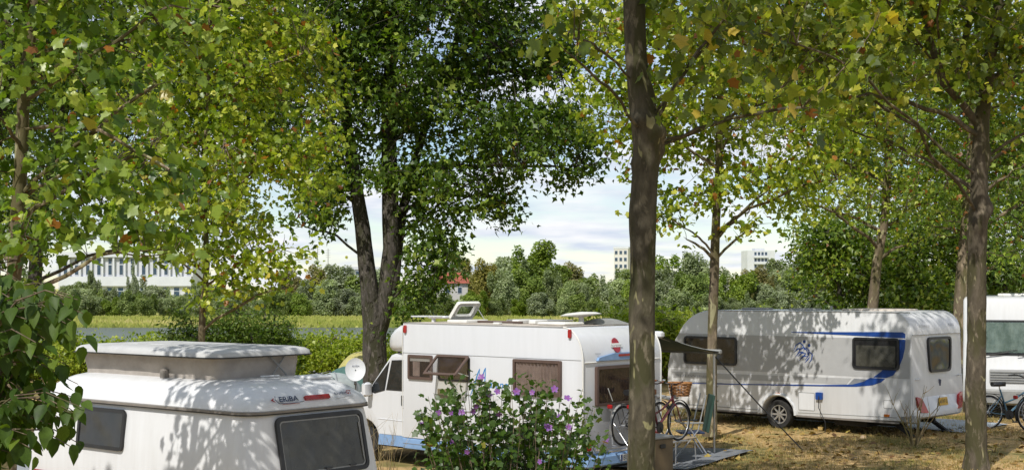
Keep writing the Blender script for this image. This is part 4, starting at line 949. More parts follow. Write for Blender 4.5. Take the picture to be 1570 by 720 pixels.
# ------------------------------------------------------------------ lawn blades and fallen leaves
rng = np.random.default_rng(121); n = 90000
X = rng.uniform(1.0, 15.0, n); Y = rng.uniform(20.5, 36, n); k = (np.abs(X / Y * FPX + 785 - 1300) < 330); X, Y = X[k], Y[k]
pt = np.array([mnoise.noise(Vector((x * 0.55, y * 0.55, 3))) + 0.5 * mnoise.noise(Vector((x * 1.7, y * 1.7, 5))) for x, y in zip(X, Y)])
k = rng.random(len(X)) < 0.55 + pt; X, Y, pt = X[k], Y[k], pt[k]; m = len(X)
P = np.c_[X, Y, [gz(x, y) for x, y in zip(X, Y)]]
FR = leaf_frames(P, np.c_[rng.normal(0, 1, (m, 2)), np.full(m, 0.4)], np.c_[rng.normal(0, 0.5, (m, 2)), np.ones(m)])
tv = T_BLADE[0] * np.array([0.22, 1, 1])
props(link('lawn_grass', leaf_mesh('lawn_grass', P, FR, rng.uniform(0.03, 0.085, m), (tv, T_BLADE[1]), np.clip(0.62 - pt * 0.7 + rng.normal(0, 0.22, m), 0, 1)), GRASS), 'short dry grass on the camping lawn', 'grass', kind='stuff')
m = 1100; X = rng.uniform(2.5, 13.0, m); Y = rng.uniform(22, 31, m); P = np.c_[X, Y, [gz(x, y) + 0.03 for x, y in zip(X, Y)]]
FR = leaf_frames(P, rng.normal(0, 0.35, (m, 3)) + np.array([0, 0, 1]), rng.normal(0, 1, (m, 3)))
props(link('fallen_leaves', leaf_mesh('fallen_leaves', P, FR, rng.uniform(0.07, 0.16, m), T_PLANE, rng.random(m)), FALLEN), 'dry plane leaves scattered over the lawn', 'leaf litter', kind='stuff')
# ------------------------------------------------------------------ vehicle helpers (x forward, y left, z up)
def side(x, z, y): return pmat((x, y, z), (-1, 0, 0), (0, 0, 1))        # seen from the vehicle's left; u runs to the rear
def sidex(y): return Matrix(((1, 0, 0, 0), (0, 0, 1, y), (0, 1, 0, 0), (0, 0, 0, 1)))   # (x, z) outline on the left wall, n = +y

def body_from_profile(name, prof, W, m, parent, bev=0.03, seg=3):
    bm = bmesh.new(); vs = [bm.verts.new((x, -W / 2, z)) for x, z in prof]; f = bm.faces.new(vs)
    r = bmesh.ops.extrude_face_region(bm, geom=[f]); nv = [g for g in r['geom'] if isinstance(g, bmesh.types.BMVert)]
    for v in nv: v.co.y = W / 2
    bmesh.ops.recalc_face_normals(bm, faces=bm.faces)
    es = [e for e in bm.edges if abs(e.verts[0].co.y - e.verts[1].co.y) < 1e-6]
    if bev: bmesh.ops.bevel(bm, geom=es, offset=bev, segments=seg, affect='EDGES', profile=0.5, clamp_overlap=True)
    me = bpy.data.meshes.new(name); bm.to_mesh(me); bm.free(); shade(me, 28)
    return link(name, me, m, parent)

def window(parent, M, w, h, r, fw, ft, fm, gm_, name='window', pane_t=None, inner=None):
    """frame ring with a pane in it, centred on M"""
    m = MB().ring(rrect(-w/2, w/2, -h/2, h/2, r), rrect(-w/2+fw, w/2-fw, -h/2+fw, h/2-fw, max(r-fw, 0.004)), 0.0, ft, M)
    o = m.build(name, fm, parent, smooth=True)
    pt = ft * 0.55 if pane_t is None else pane_t
    MB().prism(rrect(-w/2+fw*0.8, w/2-fw*0.8, -h/2+fw*0.8, h/2-fw*0.8, max(r-fw*0.8, 0.004)), pt - 0.004, pt, M).build('pane', gm_, o)
    return o

def curtain(parent, M, u0, u1, v0, v1, folds, m, t0=0.004, amp=0.006):
    n = folds * 6; b = MB(); vs, fs = [], []
    for i in range(n + 1):
        u = u0 + (u1 - u0) * i / n; t = t0 + amp * (1 + math.sin(i / 6 * 2 * math.pi + 0.7 * math.sin(i)))
        vs += [(u, v0, t), (u, v1, t)]
    fs = [(2*i, 2*i+2, 2*i+3, 2*i+1) for i in range(n)]
    return b.add(vs, fs, M).build('curtain', m, parent, smooth=True, angle=80)

def wheel(parent, x, y, z, r, w, spokes=7, rim_m=None, name='wheel', face=1):
    """wheel with its axle along y; outer face towards face*y"""
    M = Matrix.Translation((x, y, z)) @ Matrix.Rotation(R(-90 * face), 4, 'X')
    rt = r * 0.66; prof = [(rt, -w/2), (r*0.93, -w/2), (r, -w*0.36), (r, w*0.36), (r*0.94, w/2), (rt, w/2), (rt*0.97, w*0.3), (rt*0.97, -w*0.3), (rt, -w/2)]
    t = MB(); t.lathe(prof, 40, M); ty = t.build(name, RUBBER, parent, smooth=True)
    k = MB(); k.lathe([(rt*1.0, w*0.42), (rt*0.99, w*0.46), (rt*0.9, w*0.46), (rt*0.86, w*0.30), (rt*0.86, -w*0.1), (rt * 0.98, -w*0.1)], 36, M)
    k.lathe([(0.0, w*0.40), (rt*0.2, w*0.40), (rt*0.24, w*0.3), (rt*0.24, 0), (0.0, 0)], 16, M)
    for i in range(spokes):
        a = 2 * math.pi * i / spokes; A = M @ Matrix.Rotation(a, 4, 'Z')
        k.prism([(rt*0.15, -rt*0.10), (rt*0.9, -rt*0.075), (rt*0.9, rt*0.075), (rt*0.15, rt*0.10)], w*0.18, w*0.34, A)
    k.build('rim', rim_m or ALU, ty, smooth=True)
    d = MB(); d.lathe([(0.0, -w*0.12), (rt*0.84, -w*0.12), (rt*0.84, -w*0.2), (0.0, -w*0.2)], 24, M); d.build('brake_drum', CHASSIS, ty)
    return ty

def arch(cx, r, z0, n=12, a0=0, a1=180):
    return [(cx + r * math.cos(R(a)), z0 + r * math.sin(R(a))) for a in np.linspace(a0, a1, n)]

# ================================================================== small pop-top caravan, lower left
EA = R(141); EO = (-2.41, 16.577, gz(-2.5, 16.6))
EZ = -EO[2]
er = empty('caravan', EO, EA, 'small white caravan with raised grey pop-top roof, lower left', 'caravan')
def ez(z): return z + EZ
def ring(x0, x1, w, r, z, n=7): return [(x, y, ez(z)) for x, y in rrect(x0, x1, -w, w, r, n)]
lv = [(0.28, -0.14, 4.5, 0.98, 0.22), (0.34, -0.20, 4.6, 1.04, 0.25), (0.6, -0.235, 4.62, 1.085, 0.27), (0.92, -0.17, 4.6, 1.085, 0.27), (1.3, -0.092, 4.52, 1.06, 0.27), (1.6, -0.03, 4.4, 1.02, 0.27), (1.735, -0.003, 4.34, 1.0, 0.27)]
MB().loft([ring(a, b, w, r, z) for z, a, b, w, r in lv]).build('body', PAINT2, er, smooth=True, angle=40)
lv = [(1.742, -0.035, 4.37, 1.03, 0.29), (1.76, -0.045, 4.38, 1.04, 0.29), (1.80, -0.035, 4.36, 1.03, 0.30), (1.86, 0.0, 4.3, 1.005, 0.32), (1.92, 0.06, 4.2, 0.965, 0.38), (1.98, 0.15, 4.1, 0.905, 0.38), (2.025, 0.27, 3.98, 0.83, 0.36), (2.055, 0.42, 3.85, 0.74, 0.34), (2.07, 0.62, 3.7, 0.62, 0.3), (2.076, 0.9, 3.5, 0.4, 0.2)]
MB().loft([ring(a, b, w, r, z) for z, a, b, w, r in lv]).build('roof', PAINT2, er, smooth=True, angle=40)
# gutter strip at the belt
o1 = rrect(-0.06, 4.39, -1.05, 1.05, 0.30, 7); i1 = rrect(-0.02, 4.35, -1.015, 1.015, 0.28, 7)
MB().ring(o1, i1, ez(1.722), ez(1.748)).build('gutter', SEAL, er, smooth=True)
o1 = rrect(-0.064, 4.394, -1.054, 1.054, 0.30, 7)
MB().ring(o1, i1, ez(1.708), ez(1.718)).build('gutter_seal', BLACK, er, smooth=True)
# pop-top canvas with soft wrinkles, and its lid
rings = []
for k, z in enumerate(np.linspace(2.06, 2.345, 7)):
    u = k / 6; a, b, w = 0.98 - 0.02 * u, 3.78 + 0.02 * u, 0.66 + 0.03 * u; pts = []
    q = rrect(a, b, -w, w, 0.12, 5)
    dens = []
    for i in range(len(q)):
        p0, p1 = q[i], q[(i + 1) % len(q)]; L = math.hypot(p1[0]-p0[0], p1[1]-p0[1]); s_ = max(1, int(round(L / 0.09)))
        dens.append((p0, p1, s_))
    if k == 0: counts = [c_[2] for c_ in dens]
    for (p0, p1, _), s_ in zip(dens, counts):
        for j in range(s_):
            x, y = p0[0] + (p1[0]-p0[0])*j/s_, p0[1] + (p1[1]-p0[1])*j/s_
            wob = 0.012 * mnoise.noise(Vector((x * 3.1, y * 3.1, z * 7))) * math.sin(math.pi * u) * 2.2 + (0.012 if 0.55 < u < 0.75 else 0)
            cx, cy_ = (a + b) / 2, 0; dx_, dy_ = x - cx, y - cy_; n_ = math.hypot(dx_, dy_)
            pts.append((x + dx_ / n_ * wob, y + dy_ / n_ * wob, ez(z)))
    rings.append(pts)
MB().loft(rings, cap0=False, cap1=False).build('pop_top_canvas', CANVAS, er, smooth=True, angle=70)
lid = empty('pop_top_lid_base', (0, 0, 0)); bpy.data.objects.remove(lid)
lv = [(2.335, 0.85, 3.84, 0.79, 0.2), (2.35, 0.81, 3.88, 0.83, 0.22), (2.395, 0.82, 3.87, 0.82, 0.22), (2.425, 0.86, 3.83, 0.78, 0.22), (2.443, 0.97, 3.74, 0.69, 0.2), (2.455, 1.25, 3.5, 0.5, 0.18)]
LID = MB().loft([ring(a, b, w, r, z) for z, a, b, w, r in lv]).build('pop_top_lid', LIDGREY, er, smooth=True, angle=45)
MB().ring(rrect(0.795, 3.895, -0.845, 0.845, 0.23, 7), rrect(0.85, 3.84, -0.79, 0.79, 0.2, 7), ez(2.334), ez(2.349)).build('lid_seal', BLACK, LID, smooth=True)
m = MB()
for i in range(4): m.box(1.3 + 0.55 * i, 1.6 + 0.55 * i, -0.4, 0.4, ez(2.45), ez(2.462), c=0.005)
m.build('lid_ribs', LIDGREY, LID, smooth=True)
# scissor brace, clamp, latch cushion on the roof
for a0, a1 in (((0.90, -0.14, 2.09), (0.93, -0.38, 2.33)), ((0.90, -0.38, 2.09), (0.93, -0.14, 2.33))):
    p, q = Vector((a0[0], a0[1], ez(a0[2]))), Vector((a1[0], a1[1], ez(a1[2]))); m = MB()
    m.tube([p, q], 0.013, 6); m.build('scissor_brace', GREYPL, er, smooth=True)
MB().box(1.92, 2.02, 0.66, 0.74, ez(2.02), ez(2.17), c=0.012).build('roof_clamp', SEAL, er, smooth=True)
MB().box(0.36, 0.64, -0.68, -0.28, ez(2.045), ez(2.095), c=0.02).build('roof_vent', PAINT2, er, smooth=True)
MB().tube([(0.84, 0.1, ez(2.09)), (0.84, -0.2, ez(2.09))], 0.012, 6).build('grab_rail', PAINT2, er, smooth=True)
# windows
window(er, side(2.80, ez(1.40), 1.054) @ Matrix.Rotation(R(-6), 4, 'X'), 1.0, 0.52, 0.07, 0.045, 0.03, BLACK, GRDARK)
sl_ = math.atan2(0.165, 0.78)
up_ = Vector((math.sin(sl_), 0, math.cos(sl_))); MR = pmat((-0.106, -0.06, ez(1.31)), (0, -1, 0), up_)
wd = window(er, MR, 1.42, 0.74, 0.10, 0.05, 0.035, BLACK, GROLIVE)
MB().ring(rrect(-0.655, 0.655, -0.315, 0.315, 0.06), rrect(-0.64, 0.64, -0.30, 0.30, 0.05), 0.018, 0.024, MR).build('seal', GREYPL, wd, smooth=True)
MB().prism(rrect(-0.56, 0.60, -0.29, 0.06, 0.03), 0.0155, 0.0205, MR).build('inner_blind', GROLIVE, wd)
for u in (0.02, 0.42): MB().box(u - 0.05, u + 0.05, -0.305, -0.285, 0.02, 0.045, MR).build('latch', BLACK, wd)
MB().tube([MR @ Vector((0.62, 0.22, 0.03)), MR @ Vector((0.63, -0.25, 0.03))], 0.008, 6).build('stay', GREYPL, wd)
# brake light and lettering on the roof's rear
def roofM(y, z):
    a = R(33); u_ = Vector((math.sin(a), 0, math.cos(a))); return pmat((0.0 + (z - 1.86) * 0.9, y, ez(z)), (0, -1, 0), u_)
M = roofM(-0.06, 1.862)
MB().prism(rrect(-0.20, 0.20, -0.028, 0.028, 0.01), -0.01, 0.028, M).build('brake_light', RED, er)
M = roofM(0.40, 1.868)
text('lettering', 'ERiBA', Matrix.Translation((0, 0, 0)) @ M, 0.30, NAVY, er, height=0.07, t=0.022, shear=0.1, bold=0.022)
dm = MB().tube([M @ Vector((-0.19, 0.045, 0.02)), M @ Vector((-0.205, 0.0, 0.02)), M @ Vector((-0.17, -0.05, 0.02)), M @ Vector((0.0, -0.062, 0.02)), M @ Vector((0.22, -0.05, 0.024))], 0.004, 5); dm.build('swoosh', NAVY, er)
MB().prism([(-0.27, 0.0), (-0.215, 0.03), (-0.235, 0.0), (-0.215, -0.03)], 0.015, 0.02, M).build('arrow_mark', RED, er)
MB().tube([M @ Vector((-0.12, -0.066, 0.02)), M @ Vector((0.14, -0.072, 0.024))], 0.003, 5).build('swoosh', RED, er)
M = roofM(-0.50, 1.878)
text('lettering', 'touring', M @ Matrix.Translation((-0.05, 0, 0)), 0.21, NAVY, er, t=0.026, height=0.058, bold=0.02)
text('lettering', 'GT', M @ Matrix.Translation((0.095, 0.01, 0)), 0.085, RED, er, t=0.028, height=0.052, bold=0.025)
MB().tube([M @ Vector((-0.14, -0.06, 0.02)), M @ Vector((0.0, -0.055, 0.022)), M @ Vector((0.08, -0.04, 0.024)), M @ Vector((0.15, -0.05, 0.024))], 0.003, 5).build('swoosh', GREYDARK, er)
# red trim line, skirt seam, wheels, hitch, rear lights, bumper
MB().ring(rrect(-0.185, 4.615, -1.10, 1.10, 0.37, 7), rrect(-0.15, 4.58, -1.07, 1.07, 0.35, 7), ez(0.745), ez(0.765)).build('trim_line', RED, er, smooth=True)
for s_ in (-1, 1): wheel(er, 2.1, s_ * 0.98, 0.31, 0.31, 0.18, 6, face=s_)
for s_ in (-1, 1): MB().box(-0.27, -0.2, s_*0.8 - 0.1, s_*0.8 + 0.1, ez(0.5), ez(0.66), c=0.02).build('tail_light', RED, er, smooth=True)
MB().tube([(4.5, 0.5, ez(0.33)), (5.6, 0.03, ez(0.40))], 0.04, 8).tube([(4.5, -0.5, ez(0.33)), (5.6, -0.03, ez(0.40))], 0.04, 8).tube([(5.5, 0, ez(0.4)), (5.8, 0, ez(0.45))], 0.05, 8).build('drawbar', GREYPL, er, smooth=True)
MB().tube([(5.4, 0, -0.0), (5.4, 0, ez(0.42))], 0.03, 8).build('jockey_wheel', GREYPL, er, smooth=True)
MB().box(-0.262, -0.235, -0.26, 0.26, ez(0.66), ez(0.77)).build('number_plate', PLWH, er)

# ================================================================== motorhome, centre
HA = R(138.8); HO = (1.945, 23.966, -0.2); W = 2.3
hr = empty('motorhome', HO, HA, 'white motorhome with blue skirt and brown windows in the centre', 'motorhome')
def earc(cx, cz, rx, rz_, a0, a1, n): return [(cx + rx * math.cos(R(a)), cz + rz_ * math.sin(R(a))) for a in np.linspace(a0, a1, n)]
prof = [(0.03, 0.56)] + [(0.0, 0.62), (0.0, 2.14)] + earc(0.42, 2.14, 0.42, 0.57, 180, 90, 11)[1:] + [(4.33, 2.72), (4.33, 0.56)] + list(reversed(arch(1.35, 0.40, 0.56, 10)))[::-1]
body_from_profile('body', prof, W, PAINT, hr, bev=0.022)
prof = [(0.06, 0.34), (0.03, 0.54), (4.325, 0.555), (4.325, 0.36)] 
prof = [(0.05, 0.34), (0.02, 0.40), (0.02, 0.553), (0.945, 0.553), (0.945, 0.34)]
body_from_profile('skirt', prof, W + 0.02, SKYBLUE, hr, bev=0.02)
body_from_profile('skirt', [(1.755, 0.34), (1.755, 0.553), (4.32, 0.553), (4.32, 0.36)], W + 0.02, SKYBLUE, hr, bev=0.02)
MB().tube([(1.76, W/2 + 0.012, 0.455), (4.31, W/2 + 0.012, 0.46)], 0.006, 5).build('skirt_seam', GREYDARK, hr)
# over-cab nose: three-dimensional bulge
rings = []
secs = [(4.34, 2.70, 2.185, 1.15), (4.5, 2.675, 2.17, 1.13), (4.66, 2.61, 2.165, 1.09), (4.8, 2.53, 2.17, 1.03), (4.91, 2.44, 2.19, 0.94), (4.98, 2.35, 2.22, 0.80), (5.01, 2.30, 2.25, 0.6)]
for x, zt_, zb_, w in secs:
    rz_ = min(0.14, (zt_ - zb_) * 0.45); rings.append([(x, y, z) for y, z in rrect(-w, w, zb_, zt_, rz_, 5)])
MB().loft(rings).build('cab_nose', PAINT, hr, smooth=True, angle=50)
# cab
CW = 2.02
prof = [(4.34, 0.5), (4.34, 2.13), (4.66, 2.14), (4.80, 2.10), (5.45, 1.40), (5.62, 1.36), (6.1, 1.22), (6.26, 1.10), (6.32, 0.85), (6.34, 0.6), (6.30, 0.42), (6.0, 0.40)] + arch(5.55, 0.40, 0.42, 10)
body_from_profile('cab', prof, CW, PAINT, hr, bev=0.05)
MB().prism([(4.36, 0.36), (5.14, 0.36), (5.12, 0.56), (4.36, 0.56)], -0.02, 0.012, sidex(CW/2)).build('cab_sill', SKYBLUE, hr)
# windscreen, door with glass
MB().prism([(-0.80, -0.44), (0.80, -0.44), (0.74, 0.42), (-0.74, 0.42)], 0.0, 0.012, pmat((5.14, 0, 1.755), (0, 1, 0), Vector((-0.65, 0, 0.70)))).build('windscreen', GCAB, hr)
dr = MB().prism([(4.37, 0.57), (5.10, 0.57), (5.16, 0.8), (5.30, 1.0), (5.36, 1.36), (4.80, 2.03), (4.72, 2.07), (4.37, 2.07)], 0.0, 0.010, sidex(CW/2)).build('door', PAINT, hr)
MB().prism([(4.415, 1.42), (4.92, 1.42), (4.76, 2.0), (4.395, 2.02)], 0.011, 0.016, sidex(CW/2)).build('door_glass_seal', BLACK, dr)
MB().prism([(4.44, 1.45), (4.895, 1.45), (4.745, 1.98), (4.42, 1.995)], 0.016, 0.020, sidex(CW/2)).build('door_glass', GCAB, dr)
MB().prism([(4.955, 1.41), (5.24, 1.34), (5.33, 1.37), (5.30, 1.5), (4.82, 1.98)], 0.011, 0.016, sidex(CW/2)).build('door_glass_seal', BLACK, dr)
MB().prism([(4.985, 1.43), (5.23, 1.37), (5.30, 1.39), (5.27, 1.49), (4.845, 1.92)], 0.016, 0.020, sidex(CW/2)).build('door_glass', GCAB, dr)
MB().prism(rrect(4.39, 4.49, 1.14, 1.34, 0.02), 0.011, 0.03, sidex(CW/2)).build('handle', BLACK, dr)
MB().lathe([(0, 0.01), (0.014, 0.01), (0.014, 0.02), (0, 0.02)], 10, sidex(CW/2) @ Matrix.Translation((4.44, 1.10, 0))).build('lock', BLACK, dr)
MB().tube([(4.38, CW/2 + 0.012, 0.85), (5.15, CW/2 + 0.012, 0.86)], 0.008, 5).build('door_crease', PAINT, dr)
for s_ in (1, -1):
    mi = MB().box(5.28, 5.40, s_*1.14 - 0.10, s_*1.14 + 0.10, 1.28, 1.56, c=0.04).build('mirror', PAINT if s_ > 0 else BLACK, hr, smooth=True)
    MB().tube([(5.33, s_*0.98, 1.40), (5.34, s_*1.08, 1.40)], 0.03, 6).build('mirror_arm', BLACK, mi, smooth=True)
    wheel(hr, 5.55, s_ * 0.90, 0.33, 0.33, 0.2, 6, GREYPL, face=s_); wheel(hr, 1.35, s_ * 0.98, 0.33, 0.33, 0.2, 6, GREYPL, face=s_)
MB().box(0.2, 4.2, -0.9, 0.9, 0.24, 0.5).box(4.2, 6.1, -0.5, 0.5, 0.25, 0.6).build('chassis', CHASSIS, hr)
MB().box(5.9, 6.34, -0.95, 0.95, 0.30, 0.52, c=0.05).build('front_bumper', GREYPL, hr, smooth=True)
for s_ in (-1, 1): MB().box(6.1, 6.335, s_*0.72 - 0.16, s_*0.72 + 0.16, 0.86, 1.04, c=0.04).build('headlight', GCLEAR, hr, smooth=True)
# seams and rails on the left wall
yL = W / 2
MB().tube([(0.03, yL + 0.002, 2.165), (4.32, yL + 0.002, 2.165)], 0.005, 5).build('seam', GREYPL, hr)
MB().tube([(0.42, yL - 0.008, 2.712), (4.30, yL - 0.008, 2.722)], 0.012, 6).build('roof_rail', GREYPL, hr, smooth=True)
for s_ in (1, -1): MB().tube([(0.0, s_ * (yL - 0.01), 0.58)] + [(x, s_ * (yL - 0.010), z) for x, z in earc(0.42, 2.14, 0.425, 0.575, 180, 90, 12)], 0.014, 6).build('corner_trim', CREAM, hr, smooth=True)
MB().tube([(4.335, yL + 0.002, 0.58), (4.335, yL + 0.002, 2.68)], 0.008, 6).build('seam', CREAM, hr)
for x in (4.25, 0.26):
    MB().prism(rrect(x - 0.032, x + 0.032, 2.535, 2.685, 0.03), 0.0, 0.035, sidex(yL)).build('marker_light', RED, hr)
# windows of the left wall
M1 = side(3.85, 1.905, yL); w1 = window(hr, M1, 0.64, 0.46, 0.03, 0.05, 0.034, BROWNFR, GRBROWN, pane_t=0.03)
MB().prism(rrect(-0.28, 0.28, -0.19, 0.19, 0.01), 0.001, 0.003, M1).build('interior', CHASSIS, w1)
curtain(w1, M1, -0.2, -0.02, -0.17, 0.15, 4, CURTAIN); MB().prism(rrect(-0.27, 0.27, 0.11, 0.18, 0.01), 0.004, 0.016, M1).build('blind', CREAM, w1)
M2 = side(2.985, 1.91, yL); w2 = window(hr, M2, 0.80, 0.46, 0.05, 0.035, 0.02, BLACK, GRBROWN, pane_t=0.0145)
MB().prism(rrect(-0.37, 0.37, -0.2, 0.2, 0.03), 0.001, 0.006, M2).build('blind', BLIND, w2)
# the open top-hinged pane of that window
a = R(48); MO = pmat((2.985, yL + 0.02, 2.14), (-1, 0, 0), (0, -math.sin(a), math.cos(a)))
ring_o = rrect(-0.41, 0.41, -0.50, 0.0, 0.03); ring_i = rrect(-0.36, 0.36, -0.45, -0.045, 0.02)
ow = MB().ring(ring_o, ring_i, 0.0, 0.028, MO).build('open_window', BROWNFR, hr, smooth=True)
MB().prism(rrect(-0.365, 0.365, -0.455, -0.04, 0.02), 0.010, 0.014, MO).build('pane', GRBROWN, ow)
for u in (-0.37, 0.37): MB().tube([MO @ Vector((u, -0.40, -0.005)), M2 @ Vector((u, -0.12, 0.02))], 0.010, 6).build('stay', CREAM, ow)
M3 = side(0.98, 1.835, yL); w3 = window(hr, M3, 1.08, 0.62, 0.03, 0.05, 0.056, BROWNFR, GRBROWN, pane_t=0.052)
MB().prism(rrect(-0.5, 0.5, -0.27, 0.27, 0.01), 0.001, 0.003, M3).build('interior', CHASSIS, w3)
curtain(w3, M3, -0.48, 0.48, -0.26, 0.25, 12, CURTAIN, amp=0.02)
# service panel, grille, handle rail, cap
M = side(3.06, 1.56, yL)
MB().prism([(-0.40, -0.24), (0.36, -0.24), (0.40, 0.16), (-0.36, 0.16)], 0.0, 0.006, M).build('service_panel', CREAM, hr)
g = MB().prism(rrect(-0.34, 0.10, -0.2, -0.03, 0.01), 0.007, 0.014, M).build('fridge_grille', BLIND, hr)
for k in range(6): MB().box(-0.32, 0.08, -0.185 + 0.026 * k, -0.172 + 0.026 * k, 0.014, 0.022, M).build('slat', BLIND, g)
MB().ring(rrect(0.16, 0.52, -0.42, -0.10, 0.06), rrect(0.175, 0.505, -0.405, -0.115, 0.05), 0.0, 0.012, M).build('hatch_outline', GREYPL, hr, smooth=True)
MB().lathe([(0.0, 0.0), (0.075, 0.0), (0.075, 0.02), (0.05, 0.035), (0.0, 0.035)], 20, sidex(yL) @ Matrix.Translation((3.90, 0.98, 0))).build('filler_cap', BLACK, hr, smooth=True)
MB().prism(rrect(2.0, 2.55, 0.62, 0.95, 0.03), 0.0, 0.008, sidex(yL)).build('storage_hatch', PAINT, hr)
# script lettering on the side
M = side(2.32, 1.72, yL)
st = MB()
def stroke(pts, w0, w1):
    P = []
    for i, (x, y) in enumerate(pts):
        t_ = (pts[min(i + 1, len(pts) - 1)][0] - pts[max(i - 1, 0)][0], pts[min(i + 1, len(pts) - 1)][1] - pts[max(i - 1, 0)][1]); n_ = math.hypot(*t_); w_ = w0 + (w1 - w0) * math.sin(math.pi * i / (len(pts) - 1))
        P.append((x, y, -t_[1] / n_ * w_, t_[0] / n_ * w_))
    return [(x + a_, y + b_) for x, y, a_, b_ in P] + [(x - a_, y - b_) for x, y, a_, b_ in reversed(P)]
for pts in ([(-0.27, -0.30), (-0.18, -0.12), (-0.08, 0.12), (-0.03, 0.22)], [(-0.03, 0.22), (-0.045, 0.08), (-0.05, -0.08), (-0.03, -0.11)], [(-0.03, -0.11), (0.03, 0.05), (0.09, 0.2), (0.115, 0.24)], [(0.115, 0.24), (0.105, 0.1), (0.09, -0.06), (0.12, -0.12), (0.2, -0.08)]):
    st.prism(stroke(pts, 0.004, 0.013), 0.001, 0.004, M)
st.build('script_letter', LOGOBLUE, hr)
text('lettering', 'arano', M @ Matrix.Translation((0.42, -0.07, 0)), 0.46, LOGOBLUE, hr, shear=0.35, bold=0.006)
# rear wall
def rear(y, z, x=0.0): return pmat((x, y, z), (0, -1, 0), (0, 0, 1))
MB().tube([(-0.005, yL - 0.05, 2.12), (-0.005, -yL + 0.05, 2.12)], 0.012, 6).build('rear_seam', CREAM, hr, smooth=True)
M = rear(0.05, 1.71); wr = window(hr, M, 1.52, 0.68, 0.03, 0.05, 0.056, BROWNFR, GRBROWND, pane_t=0.052)
MB().prism(rrect(-0.7, 0.7, -0.3, 0.3, 0.01), 0.001, 0.003, M).build('interior', CHASSIS, wr)
curtain(wr, M, -0.70, 0.70, -0.3, 0.3, 18, CURTAIND, amp=0.02)
for sx in (-0.38, 0.38): MB().tube([M @ Vector((sx - 0.08, -0.05, 0.056)), M @ Vector((sx + 0.05, -0.27, 0.056))], 0.008, 5).build('stay', CREAM, wr)
lb = MB()
lb.prism([(-0.78, -0.045), (0.78, -0.045), (0.74, 0.01), (0.3, 0.075), (-0.3, 0.075), (-0.74, 0.01)], 0.0, 0.05, rear(0.0, 2.19, -0.002)).build('light_bar', SKYBLUE, hr)
MB().prism(rrect(-0.2, 0.2, 0.012, 0.052, 0.01), 0.05, 0.058, rear(0.0, 2.19, -0.002)).build('brake_light', RED, hr)
def rroof(y, t_):     # tangent frame on the rounded rear roof, t_ = angle in degrees up the arc
    a_ = R(180 - t_); x, z = 0.42 + 0.42 * math.cos(a_), 2.14 + 0.57 * math.sin(a_); tx, tz = 0.42 * math.sin(a_), -0.57 * math.cos(a_)
    return pmat((x, y, z), (0, -1, 0), Vector((tx, 0, tz)))
M = rroof(0.16, 26)
disc = [(0.105 * math.cos(R(a)), 0.135 * math.sin(R(a))) for a in range(0, 360, 12)]
bd = MB().prism(disc, 0.0, 0.012, M).build('badge', RED, hr)
MB().prism(rrect(-0.16, 0.16, -0.035, 0.035, 0.01), 0.012, 0.016, M).build('badge_band', PLWH, bd)
text('badge_lettering', 'bürstner', M, 0.30, GREYDARK, bd, height=0.05, t=0.019)
M = rroof(0.72, 9)
text('lettering', 'MARANO', M @ Matrix.Translation((0, 0.035, 0)), 0.16, GREYDARK, hr, t=0.01); text('lettering', '57', M @ Matrix.Translation((0.0, -0.02, 0)), 0.05, GREYDARK, hr, t=0.01)
MB().box(-0.10, 0.06, -1.12, 1.12, 0.34, 0.53, c=0.03).build('rear_bumper', SKYBLUE, hr, smooth=True)
np_ = MB().prism(rrect(-0.27, 0.27, -0.06, 0.06, 0.012), 0.0, 0.012, rear(-0.05, 0.45, -0.102)).build('number_plate', PLWH, hr)
MB().prism(rrect(-0.265, -0.225, -0.055, 0.055, 0.004), 0.012, 0.014, rear(-0.05, 0.45, -0.102)).build('plate_strip', BLUE, np_)
text('plate_lettering', 'BU A 57', rear(-0.05, 0.45, -0.102) @ Matrix.Translation((0.02, 0, 0)), 0.42, BLACK, np_, height=0.08, t=0.014)
for s_ in (-1, 1): MB().prism(rrect(-0.06, 0.06, -0.09, 0.09, 0.02), 0.0, 0.03, rear(s_ * 1.0, 0.72)).build('tail_light', RED, hr)
# roof deck and its fittings
ZT = 2.722
MB().box(0.5, 4.28, -yL + 0.05, yL - 0.04, ZT, ZT + 0.012, c=0.004).build('roof_deck', ROOFDECK, hr)
sk = MB().box(3.05, 3.55, 0.15, 0.75, ZT + 0.013, ZT + 0.07, c=0.01).build('skylight_base', CREAM, hr, smooth=True)
MS = pmat((3.56, 0.45, ZT + 0.08), (0, -1, 0), Vector((-0.42, 0, 0.52)))
MS = pmat((3.50, 0.45, ZT + 0.08), (0, 1, 0), Vector((-0.62, 0, 0.78)))
sl2 = MB().ring(rrect(-0.31, 0.31, 0.0, 0.40, 0.05), rrect(-0.22, 0.22, 0.09, 0.33, 0.03), -0.03, 0.03, MS).build('skylight_lid', CREAM, hr, smooth=True)
MB().prism(rrect(-0.225, 0.225, 0.085, 0.335, 0.02), -0.006, 0.006, MS).build('pane', GCLEAR, sl2)
MB().tube([(3.1, 0.2, ZT + 0.07), MS @ Vector((-0.25, 0.3, -0.03))], 0.008, 5).build('stay', GREYPL, hr)
ant = MB(); ant.tube([(4.1, 0.55, ZT + 0.012), (4.1, 0.55, ZT + 0.09)], 0.04, 8); ant.box(3.72, 4.2, 0.47, 0.63, ZT + 0.085, ZT + 0.135, c=0.02)
ant.tube([(4.2, 0.48, ZT + 0.12), (4.62, 0.47, ZT + 0.115), (4.66, 0.55, ZT + 0.115), (4.62, 0.63, ZT + 0.115), (4.2, 0.62, ZT + 0.12)], 0.014, 6)
for k in range(4): ant.tube([(3.8 + 0.11 * k, 0.36, ZT + 0.12), (3.8 + 0.11 * k, 0.74, ZT + 0.12)], 0.012, 5)
ant.build('folded_antenna', PAINT, hr, smooth=True)
